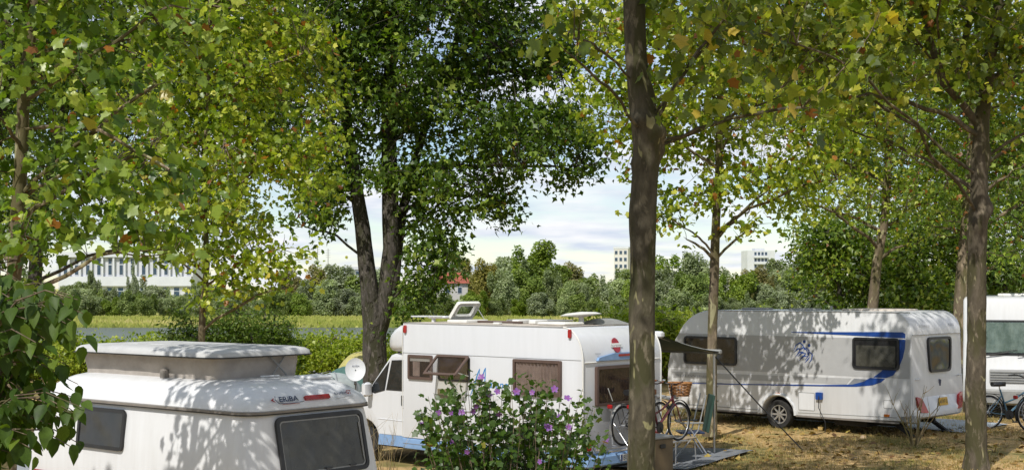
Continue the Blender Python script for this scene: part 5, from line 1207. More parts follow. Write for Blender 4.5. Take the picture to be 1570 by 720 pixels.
MB().box(1.6, 2.75, -0.62, -0.02, ZT + 0.045, ZT + 0.075, c=0.01).build('solar_panel', GREYPL, hr, smooth=True)
for x in (1.55, 1.95): MB().box(x, x + 0.16, 0.18, 0.55, ZT + 0.012, ZT + 0.09, c=0.015).build('roof_mount', CREAM, hr, smooth=True)
MB().tube([(1.62, 0.82, ZT + 0.05), (2.7, 0.82, ZT + 0.05)], 0.02, 6).build('roof_bar', BROWNFR, hr, smooth=True)
MB().box(1.95, 2.1, 0.98, 1.08, ZT + 0.012, ZT + 0.05, c=0.01).build('roof_mount', CREAM, hr, smooth=True)
v_ = MB(); v_.lathe([(0.0, 0.0), (0.06, 0.0), (0.05, 0.13), (0.2, 0.15), (0.42, 0.175), (0.3, 0.21), (0.0, 0.23)], 24, Matrix.Translation((0.85, 0.1, ZT + 0.012)) @ Matrix.Rotation(R(4), 4, 'Y') @ Matrix.Diagonal((0.9, 0.9, 1, 1)))
v_.build('satellite_dome', CREAM, hr, smooth=True)
MB().box(0.62, 1.25, 0.3, 0.86, ZT + 0.013, ZT + 0.065, c=0.02).build('roof_hatch', CREAM, hr, smooth=True)
rings = [[(0.5 + 0.55 * u, y, ZT + 0.013 + 0.10 * math.sin(math.pi * u) * (1 - (abs(y + 0.45) / 0.5) ** 4) + 0.002) for u in np.linspace(0, 1, 10)] for y in np.linspace(-0.92, 0.02, 8)]
MB().loft(rings, cap0=False, cap1=False, closed=False).build('dome_vent', GREYPL, hr, smooth=True)
# awning on the far side with its legs
yR = -yL
aw = MB()
rows = []
for k in range(7):
    u = k / 6; yy = yR - 0.12 - u * (3.18 - 0.12 + yR); zz = 2.52 - 0.36 * u - 0.05 * math.sin(math.pi * u); rows.append([(0.05, yy, zz), (1.2, yy, zz - 0.01), (2.4, yy, zz - 0.01), (3.75, yy, zz)])
aw.loft([r for r in rows], cap0=False, cap1=False, closed=False); aw.loft([[(x, y, z - 0.006) for x, y, z in r] for r in rows], cap0=False, cap1=False, closed=False)
aw.build('awning_canopy', GREENAWN, hr, smooth=True)
MB().box(0.0, 3.8, yR - 0.13, yR - 0.003, 2.48, 2.6, c=0.03).build('awning_case', PAINT, hr, smooth=True)
MB().box(0.03, 3.77, -3.25, -3.15, 2.11, 2.20, c=0.02).build('awning_bar', GREYPL, hr, smooth=True)
for x in (0.19, 3.6):
    gzl = gz(*(Matrix.Translation(HO) @ Matrix.Rotation(HA, 4, 'Z') @ Vector((x, -3.35, 0)))[:2]) - HO[2]
    MB().tube([(x, -3.20, 2.12), (x, -3.20, 0.9)], 0.024, 8).tube([(x, -3.20, 0.95), (x, -3.21, gzl + 0.02)], 0.018, 8).box(x - 0.05, x + 0.05, -3.27, -3.15, gzl + 0.004, gzl + 0.02).build('awning_leg', ALU, hr, smooth=True)
    MB().tube([(x, yR - 0.14, 2.5), (x + 0.02, -2.4, 2.28), (x, -3.15, 2.15)], 0.022, 6).build('awning_arm', GREYPL, hr, smooth=True)
# bicycle rack
rk = MB()
for y in (0.45, -0.45):
    rk.tube([(-0.0, y, 1.30), (-0.10, y, 1.28), (-0.10, y, 0.72), (-0.12, y, 0.68), (-0.72, y, 0.66)], 0.018, 8)
    rk.tube([(-0.10, y, 1.1), (-0.45, y, 0.68)], 0.012, 6)
for x in (-0.3, -0.58): rk.box(x - 0.035, x + 0.035, -1.12, 1.12, 0.665, 0.685)
rk.build('bike_rack', ALU, hr, smooth=True)
# ================================================================== striped caravan, right
KA = R(137); KC = (8.42, 28.8); KW = 2.36
Lk = Vector((math.cos(KA + R(90)), math.sin(KA + R(90)), 0)); KO = Vector((KC[0], KC[1], 0)) - Lk * KW / 2
kr = empty('caravan', KO, KA, 'long white caravan with grey band and blue stripe, right', 'caravan')
yK = KW / 2
def kprof():
    p = [(0.10, 0.42), (0.0, 0.55), (-0.03, 0.95), (0.0, 1.3), (0.03, 2.18)] + [(0.45 + 0.42 * math.cos(R(a)), 2.22 + 0.46 * math.sin(R(a))) for a in np.linspace(175, 92, 9)]
    p += [(5.15, 2.66)] + [(5.1 + 1.05 * math.cos(R(a)), 1.66 + 1.0 * math.sin(R(a))) for a in np.linspace(84, 22, 8)] + [(6.22, 1.75), (6.36, 1.25), (6.38, 0.9), (6.30, 0.52), (6.15, 0.34), (6.0, 0.30)]
    p += [(3.74, 0.30)] + arch(3.27, 0.44, 0.30, 13, 0, 180) + [(2.80, 0.30), (0.28, 0.36)]
    return p
body_from_profile('body', kprof(), KW, PAINT2, kr, bev=0.035)
S = lambda pts, t0, t1, nm, m: MB().prism(pts, t0, t1, sidex(yK)).build(nm, m, kr)
S([(0.06, 1.27), (0.06, 2.10), (6.02, 2.10), (6.13, 1.95), (6.28, 1.6), (6.35, 1.27)], -0.02, 0.0025, 'grey_band', GREYBAND)
S([(1.55, 1.085), (4.6, 1.06), (6.2, 1.03), (6.2, 1.17), (4.6, 1.185), (1.42, 1.225)], 0.0, 0.004, 'lower_band', GREYBAND)
S([(0.86, 1.215), (1.36, 1.222), (1.50, 1.087), (1.25, 1.087), (1.02, 1.13)], 0.0, 0.004, 'lower_band_tip', GREYDARK)
# blue swoosh: long top stripe, broad bow round the window, thin tail line
S([(0.16, 2.215), (0.16, 2.125), (1.6, 2.16), (2.92, 2.185), (2.92, 2.20), (1.6, 2.225), (0.6, 2.25), (0.22, 2.25)], 0.004, 0.007, 'blue_stripe', BLUE)
bow_o = [(0.155, 2.095), (0.17, 1.9), (0.22, 1.7), (0.31, 1.5), (0.44, 1.33), (0.60, 1.27)]
bow_i = [(0.90, 1.27), (0.72, 1.40), (0.54, 1.58), (0.42, 1.80), (0.36, 2.0), (0.35, 2.095)]
S(bow_o + bow_i, 0.004, 0.007, 'blue_stripe', BLUE)
S([(0.62, 1.255), (0.98, 1.255), (1.12, 1.17), (1.4, 1.09), (2.2, 1.045), (4.6, 0.955), (6.0, 0.92), (6.0, 0.90), (4.6, 0.935), (2.2, 1.015), (1.3, 1.05), (0.92, 1.10), (0.72, 1.17)], 0.004, 0.007, 'blue_stripe', BLUE)
# bird emblem
M = side(2.62, 1.80, yK)
eb = MB()
for dx_, dy_, s_ in ((0.0, 0.0, 1.0), (0.09, -0.09, 0.95)):
    for pts in ([(-0.24, -0.02), (-0.18, 0.11), (-0.08, 0.16), (0.0, 0.10), (0.03, 0.0)], [(0.0, 0.0), (0.09, 0.05), (0.15, 0.0), (0.13, -0.12), (0.05, -0.22)], [(-0.24, -0.06), (-0.13, 0.03), (-0.02, 0.02)], [(-0.2, -0.16), (-0.1, -0.05), (0.02, -0.04)], [(-0.05, -0.2), (0.03, -0.12), (0.08, -0.06)]):
        eb.prism(stroke([(x * s_ + dx_, y * s_ + dy_) for x, y in pts], 0.003, 0.015), 0.004 + dx_ * 0.02, 0.007 + dx_ * 0.02, M)
for x, y in ((0.03, 0.19), (0.15, 0.11)): eb.prism([(x + 0.035 * math.cos(R(a)), y + 0.035 * math.sin(R(a))) for a in range(0, 360, 30)], 0.004, 0.0075, M)
eb.build('bird_emblem', BLUE, kr)
text('lettering', 'SÜDWIND', side(5.62, 1.10, yK), 0.95, GREYDARK, kr, height=0.06, t=0.008)
# windows
window(kr, side(5.12, 1.71, yK), 1.50, 0.66, 0.09, 0.05, 0.035, BLACK, GRDARK); 
w2 = window(kr, side(0.84, 1.78, yK), 1.10, 0.68, 0.08, 0.045, 0.035, BLACK, GRDARK)
MB().prism(rrect(-0.46, 0.46, -0.28, 0.17, 0.02), 0.0225, 0.0235, side(0.84, 1.78, yK)).build('inner_blind', GROLIVE, w2)
# seams, hatches, socket, lights on the side
MB().tube([(0.05, yK + 0.002, 2.665), (5.2, yK - 0.004, 2.655)], 0.010, 5).build('roof_rail', GREYPL, kr, smooth=True)
MB().tube([(0.03, yK - 0.004, z) for z in (0.5, 1.2, 2.2)], 0.018, 6).build('corner_trim', PAINT2, kr, smooth=True)
MB().tube([(0.35, yK + 0.001, 0.44), (2.75, yK + 0.001, 0.40)], 0.007, 5).tube([(3.8, yK + 0.001, 0.40), (6.05, yK + 0.001, 0.40)], 0.007, 5).build('sill_line', GREYPL, kr)
MB().box(0.3, 2.80, yK - 0.012, yK + 0.006, 0.305, 0.345).build('sill_trim', SEAL, kr)
MB().box(3.74, 6.0, yK - 0.012, yK + 0.006, 0.302, 0.338).build('sill_trim', SEAL, kr)
def hatch(x0, x1, z0, z1, m=PAINT2):
    o = MB().ring(rrect(x0, x1, z0, z1, 0.02), rrect(x0 + 0.012, x1 - 0.012, z0 + 0.012, z1 - 0.012, 0.012), 0.0, 0.006, sidex(yK)).build('hatch', GREYPL, kr, smooth=True)
    MB().prism(rrect(x0 + 0.011, x1 - 0.011, z0 + 0.011, z1 - 0.011, 0.012), 0.0, 0.004, sidex(yK)).build('hatch_panel', m, o)
hatch(2.33, 2.74, 0.46, 0.86); hatch(0.46, 0.66, 0.62, 0.80)
dk = MB().ring(rrect(4.55, 5.75, 0.40, 0.96, 0.03), rrect(4.562, 5.738, 0.412, 0.948, 0.02), 0.0, 0.005, sidex(yK)).build('locker_door', GREYPL, kr, smooth=True)
for zz_ in (0.52, 0.86): MB().box(4.9, 5.0, yK, yK + 0.014, zz_, zz_ + 0.03).build('latch', GREYPL, dk)
sk_ = MB().prism(rrect(2.12, 2.28, 0.72, 0.88, 0.02), 0.0, 0.06, sidex(yK)).build('power_socket', BLUE, kr)
for x, z in ((3.27, 0.785), (0.58, 0.47)): MB().prism(rrect(x - 0.06, x + 0.06, z - 0.025, z + 0.025, 0.015), 0.0, 0.03, sidex(yK)).build('marker_light', AMBER, kr)
# wheel arch lip and wheel
lip = MB(); lip.tube([(3.27 + 0.45 * math.cos(R(a)), yK + 0.012, 0.33 + 0.45 * math.sin(R(a))) for a in np.linspace(0, 180, 20)], 0.03, 8); lip.build('wheel_arch', PAINT2, kr, smooth=True)
for s_ in (-1, 1): wheel(kr, 3.27, s_ * (yK - 0.12), 0.325, 0.325, 0.2, 8, face=s_)
MB().box(2.7, 3.85, -0.9, 0.9, 0.35, 0.8).box(0.4, 6.0, -0.72, -0.62, 0.2, 0.34).box(0.4, 6.0, 0.62, 0.72, 0.2, 0.34).box(2.9, 3.6, -1.0, 1.0, 0.28, 0.36).build('chassis', CHASSIS, kr)
MB().box(1.2, 2.0, 0.2, 0.9, 0.16, 0.30).build('spare_wheel_carrier', CHASSIS, kr)
for x, s_ in ((0.25, 1), (0.25, -1), (5.6, 1), (5.6, -1)):
    MB().box(-0.035, 0.035, -0.05, 0.05, 0, 0.62, Matrix.Translation((x + (0.42 if x < 1 else -0.42), s_ * 0.8, 0.32)) @ Matrix.Rotation(R(180 + (58 if x < 1 else -58)), 4, 'Y')).box(x - 0.22 + (0.0 if x < 1 else 0.2), x + 0.0 + (0.0 if x < 1 else 0.2), s_*0.8 - 0.09, s_*0.8 + 0.09, 0.004, 0.02).build('corner_steady', CHASSIS, kr)
MB().tube([(6.2, 0.5, 0.34), (7.4, 0.03, 0.42)], 0.045, 8).tube([(6.2, -0.5, 0.34), (7.4, -0.03, 0.42)], 0.045, 8).tube([(7.3, 0, 0.42), (7.7, 0, 0.46)], 0.05, 8).build('drawbar', GREYPL, kr, smooth=True)
# rear wall: window, moulded tail, lights, plate
MRk = pmat((0.012, -0.06, 1.75), (0, -1, 0), Vector((0.034, 0, 1)))
rv = [(-0.56, 0.38), (0.56, 0.38), (0.49, -0.38), (-0.49, -0.38)]
def rpoly(pts, r, n=4):
    out_ = []; k = len(pts)
    for i in range(k):
        p0, p, p1 = Vector(pts[i-1]), Vector(pts[i]), Vector(pts[(i+1) % k]); a = (p0 - p).normalized(); b_ = (p1 - p).normalized(); A, B = p + a * r, p + b_ * r
        for j in range(n + 1): u = j / n; q = (1-u)**2*A + 2*u*(1-u)*p + u*u*B; out_.append((q.x, q.y))
    return out_
outer = rpoly(rv, 0.13); inner = rpoly([(x * 0.89, y * 0.86) for x, y in rv], 0.10)
rw = MB().ring(outer, inner, -0.01, 0.05, MRk).build('window', BLACK, kr, smooth=True)
MB().prism(rpoly([(x * 0.92, y * 0.90) for x, y in rv], 0.10), 0.015, 0.03, MRk).build('pane', GRDARK, rw)
MB().tube([(0.028, yK - 0.04, 2.19), (0.028, -yK + 0.04, 2.19)], 0.014, 6).build('rear_seam', GREYBAND, kr, smooth=True)
tl_ = [[(-0.02, y * 1.0, z) for y, z in ()]]
secs = [(-1.16, 0.08), (-1.05, -0.06), (-0.7, -0.115), (0, -0.13), (0.7, -0.115), (1.05, -0.06), (1.16, 0.08)]
rings = [[(0.3, y, 0.40), (0.04 + x * 0.3, y, 0.40), (x, y, 0.46), (x - 0.01, y, 0.60), (x + 0.045, y, 0.68), (x + 0.07, y, 0.84), (0.03 + x * 0.1, y, 0.90), (0.3, y, 0.90)] for y, x in secs]
MB().loft(rings).build('rear_bumper', PAINT2, kr, smooth=True, angle=50)
MB().box(-0.06, 0.3, yK - 0.26, yK - 0.0, 0.33, 0.5, c=0.03).build('bumper_corner', GREYPL, kr, smooth=True)
for s_ in (1, -1):
    Ml = pmat((-0.045, s_ * 0.90, 0.70), Vector((-0.10 * s_, -1, 0)), (0.12, 0, 1))
    MB().prism(rpoly([(-0.2 * s_, 0.2), (0.02 * s_, 0.14), (0.22 * s_, -0.17), (-0.08 * s_, -0.15)][::s_], 0.05), -0.03, 0.05, Ml).build('tail_light', RED, kr)
pl = MB().prism(rrect(-0.2, 0.2, -0.085, 0.085, 0.01), 0.0, 0.012, pmat((-0.095, -0.05, 0.74), (0, -1, 0), (0.16, 0, 1))).build('number_plate', PLYEL, kr)
text('plate_lettering', '44-WF-53', pmat((-0.095, -0.05, 0.74), (0, -1, 0), (0.16, 0, 1)), 0.36, BLACK, pl, height=0.09, t=0.014)
Mk = pmat((-0.012, -0.05, 1.12), (0, -1, 0), (-0.08, 0, 1))
MB().prism([(-0.05, 0.1), (0.05, 0.08), (0.04, -0.08), (0.0, -0.1), (-0.03, -0.02)], 0.0, 0.012, Mk).build('badge', NAVY, kr)
for y in (0.98, -0.98): MB().tube([(0.0, y + 0.09, 1.26), (-0.05, y + 0.07, 1.26), (-0.05, y - 0.07, 1.26), (0.0, y - 0.09, 1.26)], 0.012, 6).build('grab_handle', PAINT2, kr, smooth=True)
a_ = R(160); Mt = pmat((0.45 + 0.42 * math.cos(a_), 0.55, 2.22 + 0.46 * math.sin(a_)), (0, -1, 0), Vector((0.42 * math.sin(a_), 0, -0.46 * math.cos(a_))))
text('lettering', 'SÜDWIND', Mt, 0.52, GREYBAND, kr, height=0.07, t=0.014)
text('lettering', 'KNAUS', Mt @ Matrix.Translation((1.27, 0.0, 0)), 0.26, GREYDARK, kr, height=0.07, t=0.014)
# roof fittings
MB().box(0.7, 2.0, -0.5, 0.6, 2.655, 2.72, c=0.02).build('air_conditioner', ROOFDECK, kr, smooth=True)
MB().tube([(2.25, 0.6, 2.64), (2.25, 0.6, 2.78)], 0.03, 8).build('chimney', GREYPL, kr, smooth=True)
for x in (3.0, 4.3): MB().box(x, x + 0.55, -0.3, 0.3, 2.655, 2.71, c=0.025).build('roof_hatch', GREYPL, kr, smooth=True)
# blue-grey sheet under the porch side and the power cable
def onK(x, y): p = Matrix.Translation(KO) @ Matrix.Rotation(KA, 4, 'Z') @ Vector((x, y, 0)); return p
q = [onK(-0.2, -0.7), onK(-0.2, -3.2), onK(5.0, -3.7), onK(4.9, -0.6)]
n1 = 14; gv = []
for i in range(n1 + 1):
    for j in range(n1 + 1):
        u, v = i / n1, j / n1; p = q[0] * (1-u) * (1-v) + q[1] * (1-u) * v + q[2] * u * v + q[3] * u * (1-v); gv.append((p.x, p.y, gz(p.x, p.y) + 0.03 + 0.02 * mnoise.noise(Vector((p.x * 2, p.y * 2, 0)))))
props(link('ground_sheet', mesh_np('ground_sheet', np.array(gv), np.array([(i*(n1+1)+j, (i+1)*(n1+1)+j, (i+1)*(n1+1)+j+1, i*(n1+1)+j+1) for i in range(n1) for j in range(n1)]), smooth=True), TARP), 'pale blue groundsheet lying under the striped caravan', 'groundsheet')
p0 = onK(2.2, yK + 0.05); p1 = onK(2.15, yK + 0.14); p2 = onK(1.95, yK + 0.2); p3 = onK(1.9, yK + 0.9); p4 = onK(1.2, yK + 2.2)
cpts = [(p0.x, p0.y, 0.80), (p1.x, p1.y, 0.76), (p1.x, p1.y, 0.55), (p2.x, p2.y, 0.25), (p2.x, p2.y, 0.03), (p3.x, p3.y, 0.02)]
props(MB().tube(cpts, 0.010, 6).build('power_cable', BLACK, None, smooth=True), 'black power cable hanging from the blue caravan socket', 'cable')

# ================================================================== big integrated motorhome, right edge
AO = Vector((12.3, 33.6, 0)); AA = R(-111)
ar = empty('motorhome', AO, AA, 'big white motorhome with a wide windscreen at the right edge', 'motorhome')
prof = [(0.0, 2.93), (-0.25, 2.97), (-5.8, 2.97), (-6.0, 2.8), (-6.0, 0.45), (-1.0, 0.4)] + [(-0.5, 0.38), (0.25, 0.36), (0.34, 0.5), (0.36, 0.95), (0.30, 1.25), (0.22, 1.5), (0.10, 2.4), (0.05, 2.75)]
body_from_profile('body', prof, 2.34, PAINT2, ar, bev=0.09, seg=4)
MW = pmat((0.165, 0, 1.97), (0, 1, 0), Vector((-0.135, 0, 1)))
bl_ = MB().prism(rrect(-1.06, 1.06, -0.43, 0.43, 0.08), 0.0, 0.012, MW).build('windscreen_seal', BLACK, ar)
curtain(bl_, MW, -1.0, 1.0, -0.37, 0.37, 18, GREENBL, 0.014, 0.01)
MB().prism(rrect(-1.02, 1.02, -0.39, 0.39, 0.06), 0.038, 0.044, MW).build('windscreen', GCLEAR, bl_)
for u in (-0.65, 0.1): 
    MB().tube([MW @ Vector((u, -0.45, 0.05)), MW @ Vector((u + 0.55, -0.36, 0.055))], 0.012, 6).tube([MW @ Vector((u + 0.1, -0.40, 0.055)), MW @ Vector((u + 0.75, -0.30, 0.055))], 0.008, 5).build('wiper', BLACK, ar)
gr_ = MB().prism(rrect(-0.55, 0.55, 0.85, 1.2, 0.04), 0.0, 0.02, pmat((0.34, 0, 0.0), (0, 1, 0), (0, 0, 1))).build('grille', GREYBAND, ar)
for k in range(5): MB().box(0.36, 0.385, -0.53, 0.53, 0.89 + 0.06 * k, 0.915 + 0.06 * k).build('slat', GREYPL, gr_)
for s_ in (-1, 1):
    MB().box(0.24, 0.40, s_*0.86 - 0.16, s_*0.86 + 0.16, 0.82, 1.06, c=0.04).build('headlight', GCLEAR, ar, smooth=True)
    MB().box(0.0, 0.14, s_*1.32 - 0.1, s_*1.32 + 0.1, 1.75, 2.2, c=0.04).build('mirror', BLACK, ar, smooth=True)
    wheel(ar, -0.9, s_ * 1.02, 0.35, 0.35, 0.22, 6, GREYPL, face=s_); wheel(ar, -4.6, s_ * 1.02, 0.35, 0.35, 0.22, 6, GREYPL, face=s_)
MB().box(0.2, 0.42, -1.12, 1.12, 0.34, 0.72, c=0.05).build('front_bumper', GREYPL, ar, smooth=True)
MB().box(-5.8, 0.1, -0.95, 0.95, 0.22, 0.45).build('chassis', CHASSIS, ar)
MB().box(-2.2, -1.4, -0.4, 0.4, 2.965, 3.04, c=0.02).build('roof_hatch', CREAM, ar, smooth=True)

# ================================================================== silver car behind the drooping shrub
cr0 = empty('car', (-8.2, 20.2, -0.2), R(-28), 'silver car half hidden behind the drooping leaves', 'car')
prof = [(-2.0, 0.35), (-2.1, 0.6), (-2.08, 0.9), (-1.95, 1.05), (-1.5, 1.42), (-0.9, 1.5), (0.1, 1.48), (0.9, 1.02), (1.7, 0.88), (2.05, 0.72), (2.1, 0.45), (2.0, 0.3)] + [(1.72, 0.3)] + arch(1.3, 0.36, 0.3, 9)[1:-1] + [(0.92, 0.3), (-0.92, 0.3)] + arch(-1.3, 0.36, 0.3, 9)[1:-1] + [(-1.72, 0.3)]
body_from_profile('body', prof, 1.72, CARSIL, cr0, bev=0.07)
MB().prism([(-0.66, -0.26), (0.66, -0.26), (0.58, 0.26), (-0.58, 0.26)], 0.0, 0.01, pmat((0.5, 0, 1.25), (0, 1, 0), (-0.8, 0, 0.46))).build('windscreen', GCAB, cr0)
for s_ in (1, -1):
    Mx = sidex(0.86) if s_ > 0 else Matrix(((1,0,0,0),(0,0,-1,-0.86),(0,1,0,0),(0,0,0,1)))
    MB().prism([(-1.45, 1.05), (0.7, 1.03), (0.1, 1.4), (-0.95, 1.41), (-1.3, 1.36)], 0.0, 0.01, Mx).build('side_glass', GCAB, cr0)
    for x in (1.3, -1.3): wheel(cr0, x, s_ * 0.76, 0.31, 0.31, 0.19, 6, face=s_)
    MB().box(1.9, 2.09, s_*0.62 - 0.14, s_*0.62 + 0.14, 0.66, 0.78, c=0.03).build('headlight', GCLEAR, cr0, smooth=True)
# ================================================================== bicycles
def bicycle(label, loc, rz, fm, group=None, basket=False, bag=False, fender=BLACK, saddle=BLACK, grips=BLACK, mixte=True, tilt=0):
    """x forward, wheels at x=0 and 1.08 on z=0"""
    b = empty('bicycle', loc, rz, label, 'bicycle', group); b.rotation_euler = (tilt, 0, rz); r = 0.345
    for wx in (0.0, 1.08):
        M = Matrix.Translation((wx, 0, r)) @ Matrix.Rotation(R(90), 4, 'X')
        t = MB().tube([M @ Vector(((r-0.02) * math.cos(2*math.pi*k/36), (r-0.02) * math.sin(2*math.pi*k/36), 0)) for k in range(36)], 0.02, 7, closed=True).build('wheel', RUBBER, b, smooth=True, angle=80)
        MB().tube([M @ Vector(((r-0.045) * math.cos(2*math.pi*k/36), (r-0.045) * math.sin(2*math.pi*k/36), 0)) for k in range(36)], 0.010, 6, closed=True).build('rim', ALU, t, smooth=True, angle=80)
        sp_ = MB()
        for k in range(18):
            a = 2 * math.pi * k / 18; sp_.tube([M @ Vector((0.02 * math.cos(a + 0.6), 0.02 * math.sin(a + 0.6), 0.02 * (-1) ** k)), M @ Vector(((r-0.05) * math.cos(a), (r-0.05) * math.sin(a), 0))], 0.0016, 3)
        sp_.tube([M @ Vector((0, 0, -0.05)), M @ Vector((0, 0, 0.05))], 0.022, 8); sp_.build('spokes', ALU, t)
        a0, a1 = ((20, 200) if wx == 0 else (10, 150)) 
        arcp = [(wx + (r + 0.03) * math.cos(R(a)), 0, r + (r + 0.03) * math.sin(R(a))) for a in np.linspace(a0, a1, 14)]
        MB().loft([[(x, -0.025, z), (x, 0.025, z), (x, 0.02, z + 0.006), (x, -0.02, z + 0.006)] for x, y, z in arcp]).build('mudguard', fender, b, smooth=True)
    f = MB(); bb = (0.44, 0, 0.29); head0, head1 = (0.92, 0, 0.66), (0.88, 0, 0.80); seat_t = (0.26, 0, 0.80)
    f.tube([bb, head0], 0.024, 8).tube([bb, (0.29, 0, 0.72), seat_t], 0.018, 8).tube([head0, head1], 0.024, 8)
    f.tube([(0.35, 0, 0.52) if mixte else (0.28, 0, 0.74), (0.6, 0, 0.60), (0.89, 0, 0.77)], 0.018, 8)
    for s_ in (-1, 1): f.tube([bb, (0.2, s_*0.05, 0.31), (0.0, s_*0.06, r)], 0.010, 6).tube([(0.3, 0, 0.68), (0.15, s_*0.05, 0.5), (0.0, s_*0.06, r)], 0.009, 6)
    f.build('frame', fm, b, smooth=True)
    fk = MB(); fk.tube([head0, (0.94, 0, 0.70)], 0.02, 6)
    for s_ in (-1, 1): fk.tube([(0.93, 0, 0.68), (0.95, s_*0.05, 0.62), (1.08, s_*0.055, r)], 0.012, 6)
    fk.build('fork', fm, b, smooth=True)
    h = MB(); h.tube([head1, (0.85, 0, 0.98), (0.87, 0, 1.0)], 0.014, 6).tube([(0.70, -0.30, 1.06), (0.82, -0.26, 1.07), (0.88, -0.1, 1.02), (0.88, 0.1, 1.02), (0.82, 0.26, 1.07), (0.70, 0.30, 1.06)], 0.012, 6); hb = h.build('handlebar', BLACK, b, smooth=True)
    for s_ in (-1, 1): MB().tube([(0.66, s_*0.305, 1.055), (0.79, s_*0.275, 1.068)], 0.018, 8).build('grip', grips, hb, smooth=True)
    MB().lathe([(0.0, 0.0), (0.03, 0.01), (0.028, 0.03), (0, 0.035)], 10, Matrix.Translation((0.84, 0.15, 1.06))).build('bell', ALU, hb, smooth=True)
    rings = [[(x, y * w, 0.90 + z * 0.05) for y, z in ((-1, 0), (-0.6, 1), (0.6, 1), (1, 0), (0.5, -0.8), (-0.5, -0.8))] for x, w in ((0.08, 0.07), (0.14, 0.10), (0.22, 0.085), (0.30, 0.045), (0.37, 0.025), (0.39, 0.012))]
    sd_ = MB().loft(rings).build('saddle', saddle, b, smooth=True, angle=60); MB().tube([(0.26, 0, 0.78), (0.24, 0, 0.88)], 0.013, 6).build('seat_post', ALU, sd_)
    c = MB(); c.lathe([(0.0, -0.01), (0.095, -0.01), (0.095, 0.01), (0, 0.01)], 24, Matrix.Translation((0.44, -0.05, 0.29)) @ Matrix.Rotation(R(90), 4, 'X')); c.tube([(0.44, -0.06, 0.29), (0.52, -0.075, 0.15)], 0.011, 6).tube([(0.44, 0.06, 0.29), (0.36, 0.075, 0.43)], 0.011, 6).box(0.48, 0.57, -0.16, -0.08, 0.135, 0.155).box(0.31, 0.4, 0.08, 0.16, 0.42, 0.44); c.build('crankset', BLACK, b, smooth=True)
    MB().tube([(0.44, -0.055, 0.385), (0.0, -0.055, r + 0.045)], 0.006, 5).tube([(0.44, -0.055, 0.195), (0.0, -0.055, r - 0.045)], 0.006, 5).build('chain', BLACK, b)
    ca = MB()
    for s_ in (-1, 1): ca.tube([(0.22, s_*0.05, 0.70), (-0.3, s_*0.06, 0.74), (-0.33, 0, 0.74)], 0.007, 5).tube([(-0.15, s_*0.06, 0.74), (0, s_*0.065, r)], 0.006, 5)
    ca.build('carrier', BLACK, b, smooth=True)
    MB().box(-0.40, -0.36, -0.05, 0.05, 0.66, 0.73, c=0.01).build('tail_light', RED, b, smooth=True)
    MB().lathe([(0.0, 0.0), (0.03, 0.0), (0.045, 0.05), (0.0, 0.055)], 12, Matrix.Translation((0.97, 0, 0.78)) @ Matrix.Rotation(R(90), 4, 'Y')).build('headlamp', ALU, b, smooth=True)
    if basket:
        bk = MB(); cx, cz = 1.12, 0.80
        def el(k, n, rx, ry, z): a = 2*math.pi*k/n; return (cx + rx*math.cos(a), ry*math.sin(a), z)
        for i in range(9):
            u = i / 8; rx, ry = 0.135 + 0.04*u, 0.17 + 0.05*u
            bk.tube([Vector(el(k, 32, rx + 0.006*(-1)**(k//2 + i), ry + 0.006*(-1)**(k//2 + i), cz + 0.22*u)) for k in range(32)], 0.010 if i < 8 else 0.017, 5, closed=True)
        for k in range(20): bk.tube([el(k, 20, 0.13, 0.165, cz), el(k, 20, 0.175, 0.22, cz + 0.22)], 0.006, 4)
        bk.loft([[el(k, 24, 0.13, 0.165, cz) for k in range(24)], [el(k, 24, 0.13, 0.165, cz + 0.01) for k in range(24)]])
        bk.build('basket', WICKER, b, smooth=True, angle=80)
    return b
def onH(x, y, z): return Matrix.Translation(HO) @ Matrix.Rotation(HA, 4, 'Z') @ Vector((x, y, z))
# two on the rack, standing across the motorhome's rear (vehicle -y is to the photo's right)
p = onH(-0.58, 0.22, 0.687); bicycle('dark red bicycle with wicker basket on the motorhome rack', p, HA - R(90), DRED, basket=True, saddle=LEATHER, grips=LEATHER)
p = onH(-0.30, 0.40, 0.687); bicycle('black bicycle behind the basket bike on the motorhome rack', p, HA - R(90), BLACK, fender=GREYPL, grips=LEATHER)
p = onH(-0.60, 0.34, 1.45)
bag = MB(); bag.lathe([(0.0, -0.12), (0.08, -0.115), (0.115, -0.06), (0.12, 0.02), (0.10, 0.09), (0.05, 0.12), (0.0, 0.125)], 18, Matrix.Diagonal((0.75, 1.1, 1.15, 1)))
bag.tube([(0, -0.10, -0.10), (0, -0.06, -0.22), (0, 0.06, -0.22), (0, 0.10, -0.10)], 0.008, 5)
bo_ = bag.build('saddle_bag', CYAN, None, smooth=True); bo_.location = onH(-0.62, 0.36, 1.52); bo_.rotation_euler = (0, 0, HA); props(bo_, 'bright blue patterned bag on the rack bicycle left of the trunk', 'bag')
# two beside the integrated motorhome
bicycle('light blue step-through bicycle right of the lumpy trunk', (10.75, 30.9, 0), R(14), BIKEBLUE).scale = (1.12,) * 3
bicycle('light blue bicycle at the right picture edge', (11.5, 30.4, 0), R(24), BIKEBLUE).scale = (1.12,) * 3
# distant ones by the hedge
for i, (px_, d_, rz_, lb_) in enumerate(((457, 36.4, 40, 'dark bicycle left of the tents by the hedge'), (470, 36.0, 70, 'dark bicycle nearest the tents by the hedge'), (492, 37.2, 100, 'bicycle seen end-on beside the dome tent'))):
    w = at(px_, 600, d_); bicycle(lb_, (w.x, d_, gz(w.x, d_)), R(rz_), (BLACK, NAVY, DRED)[i])

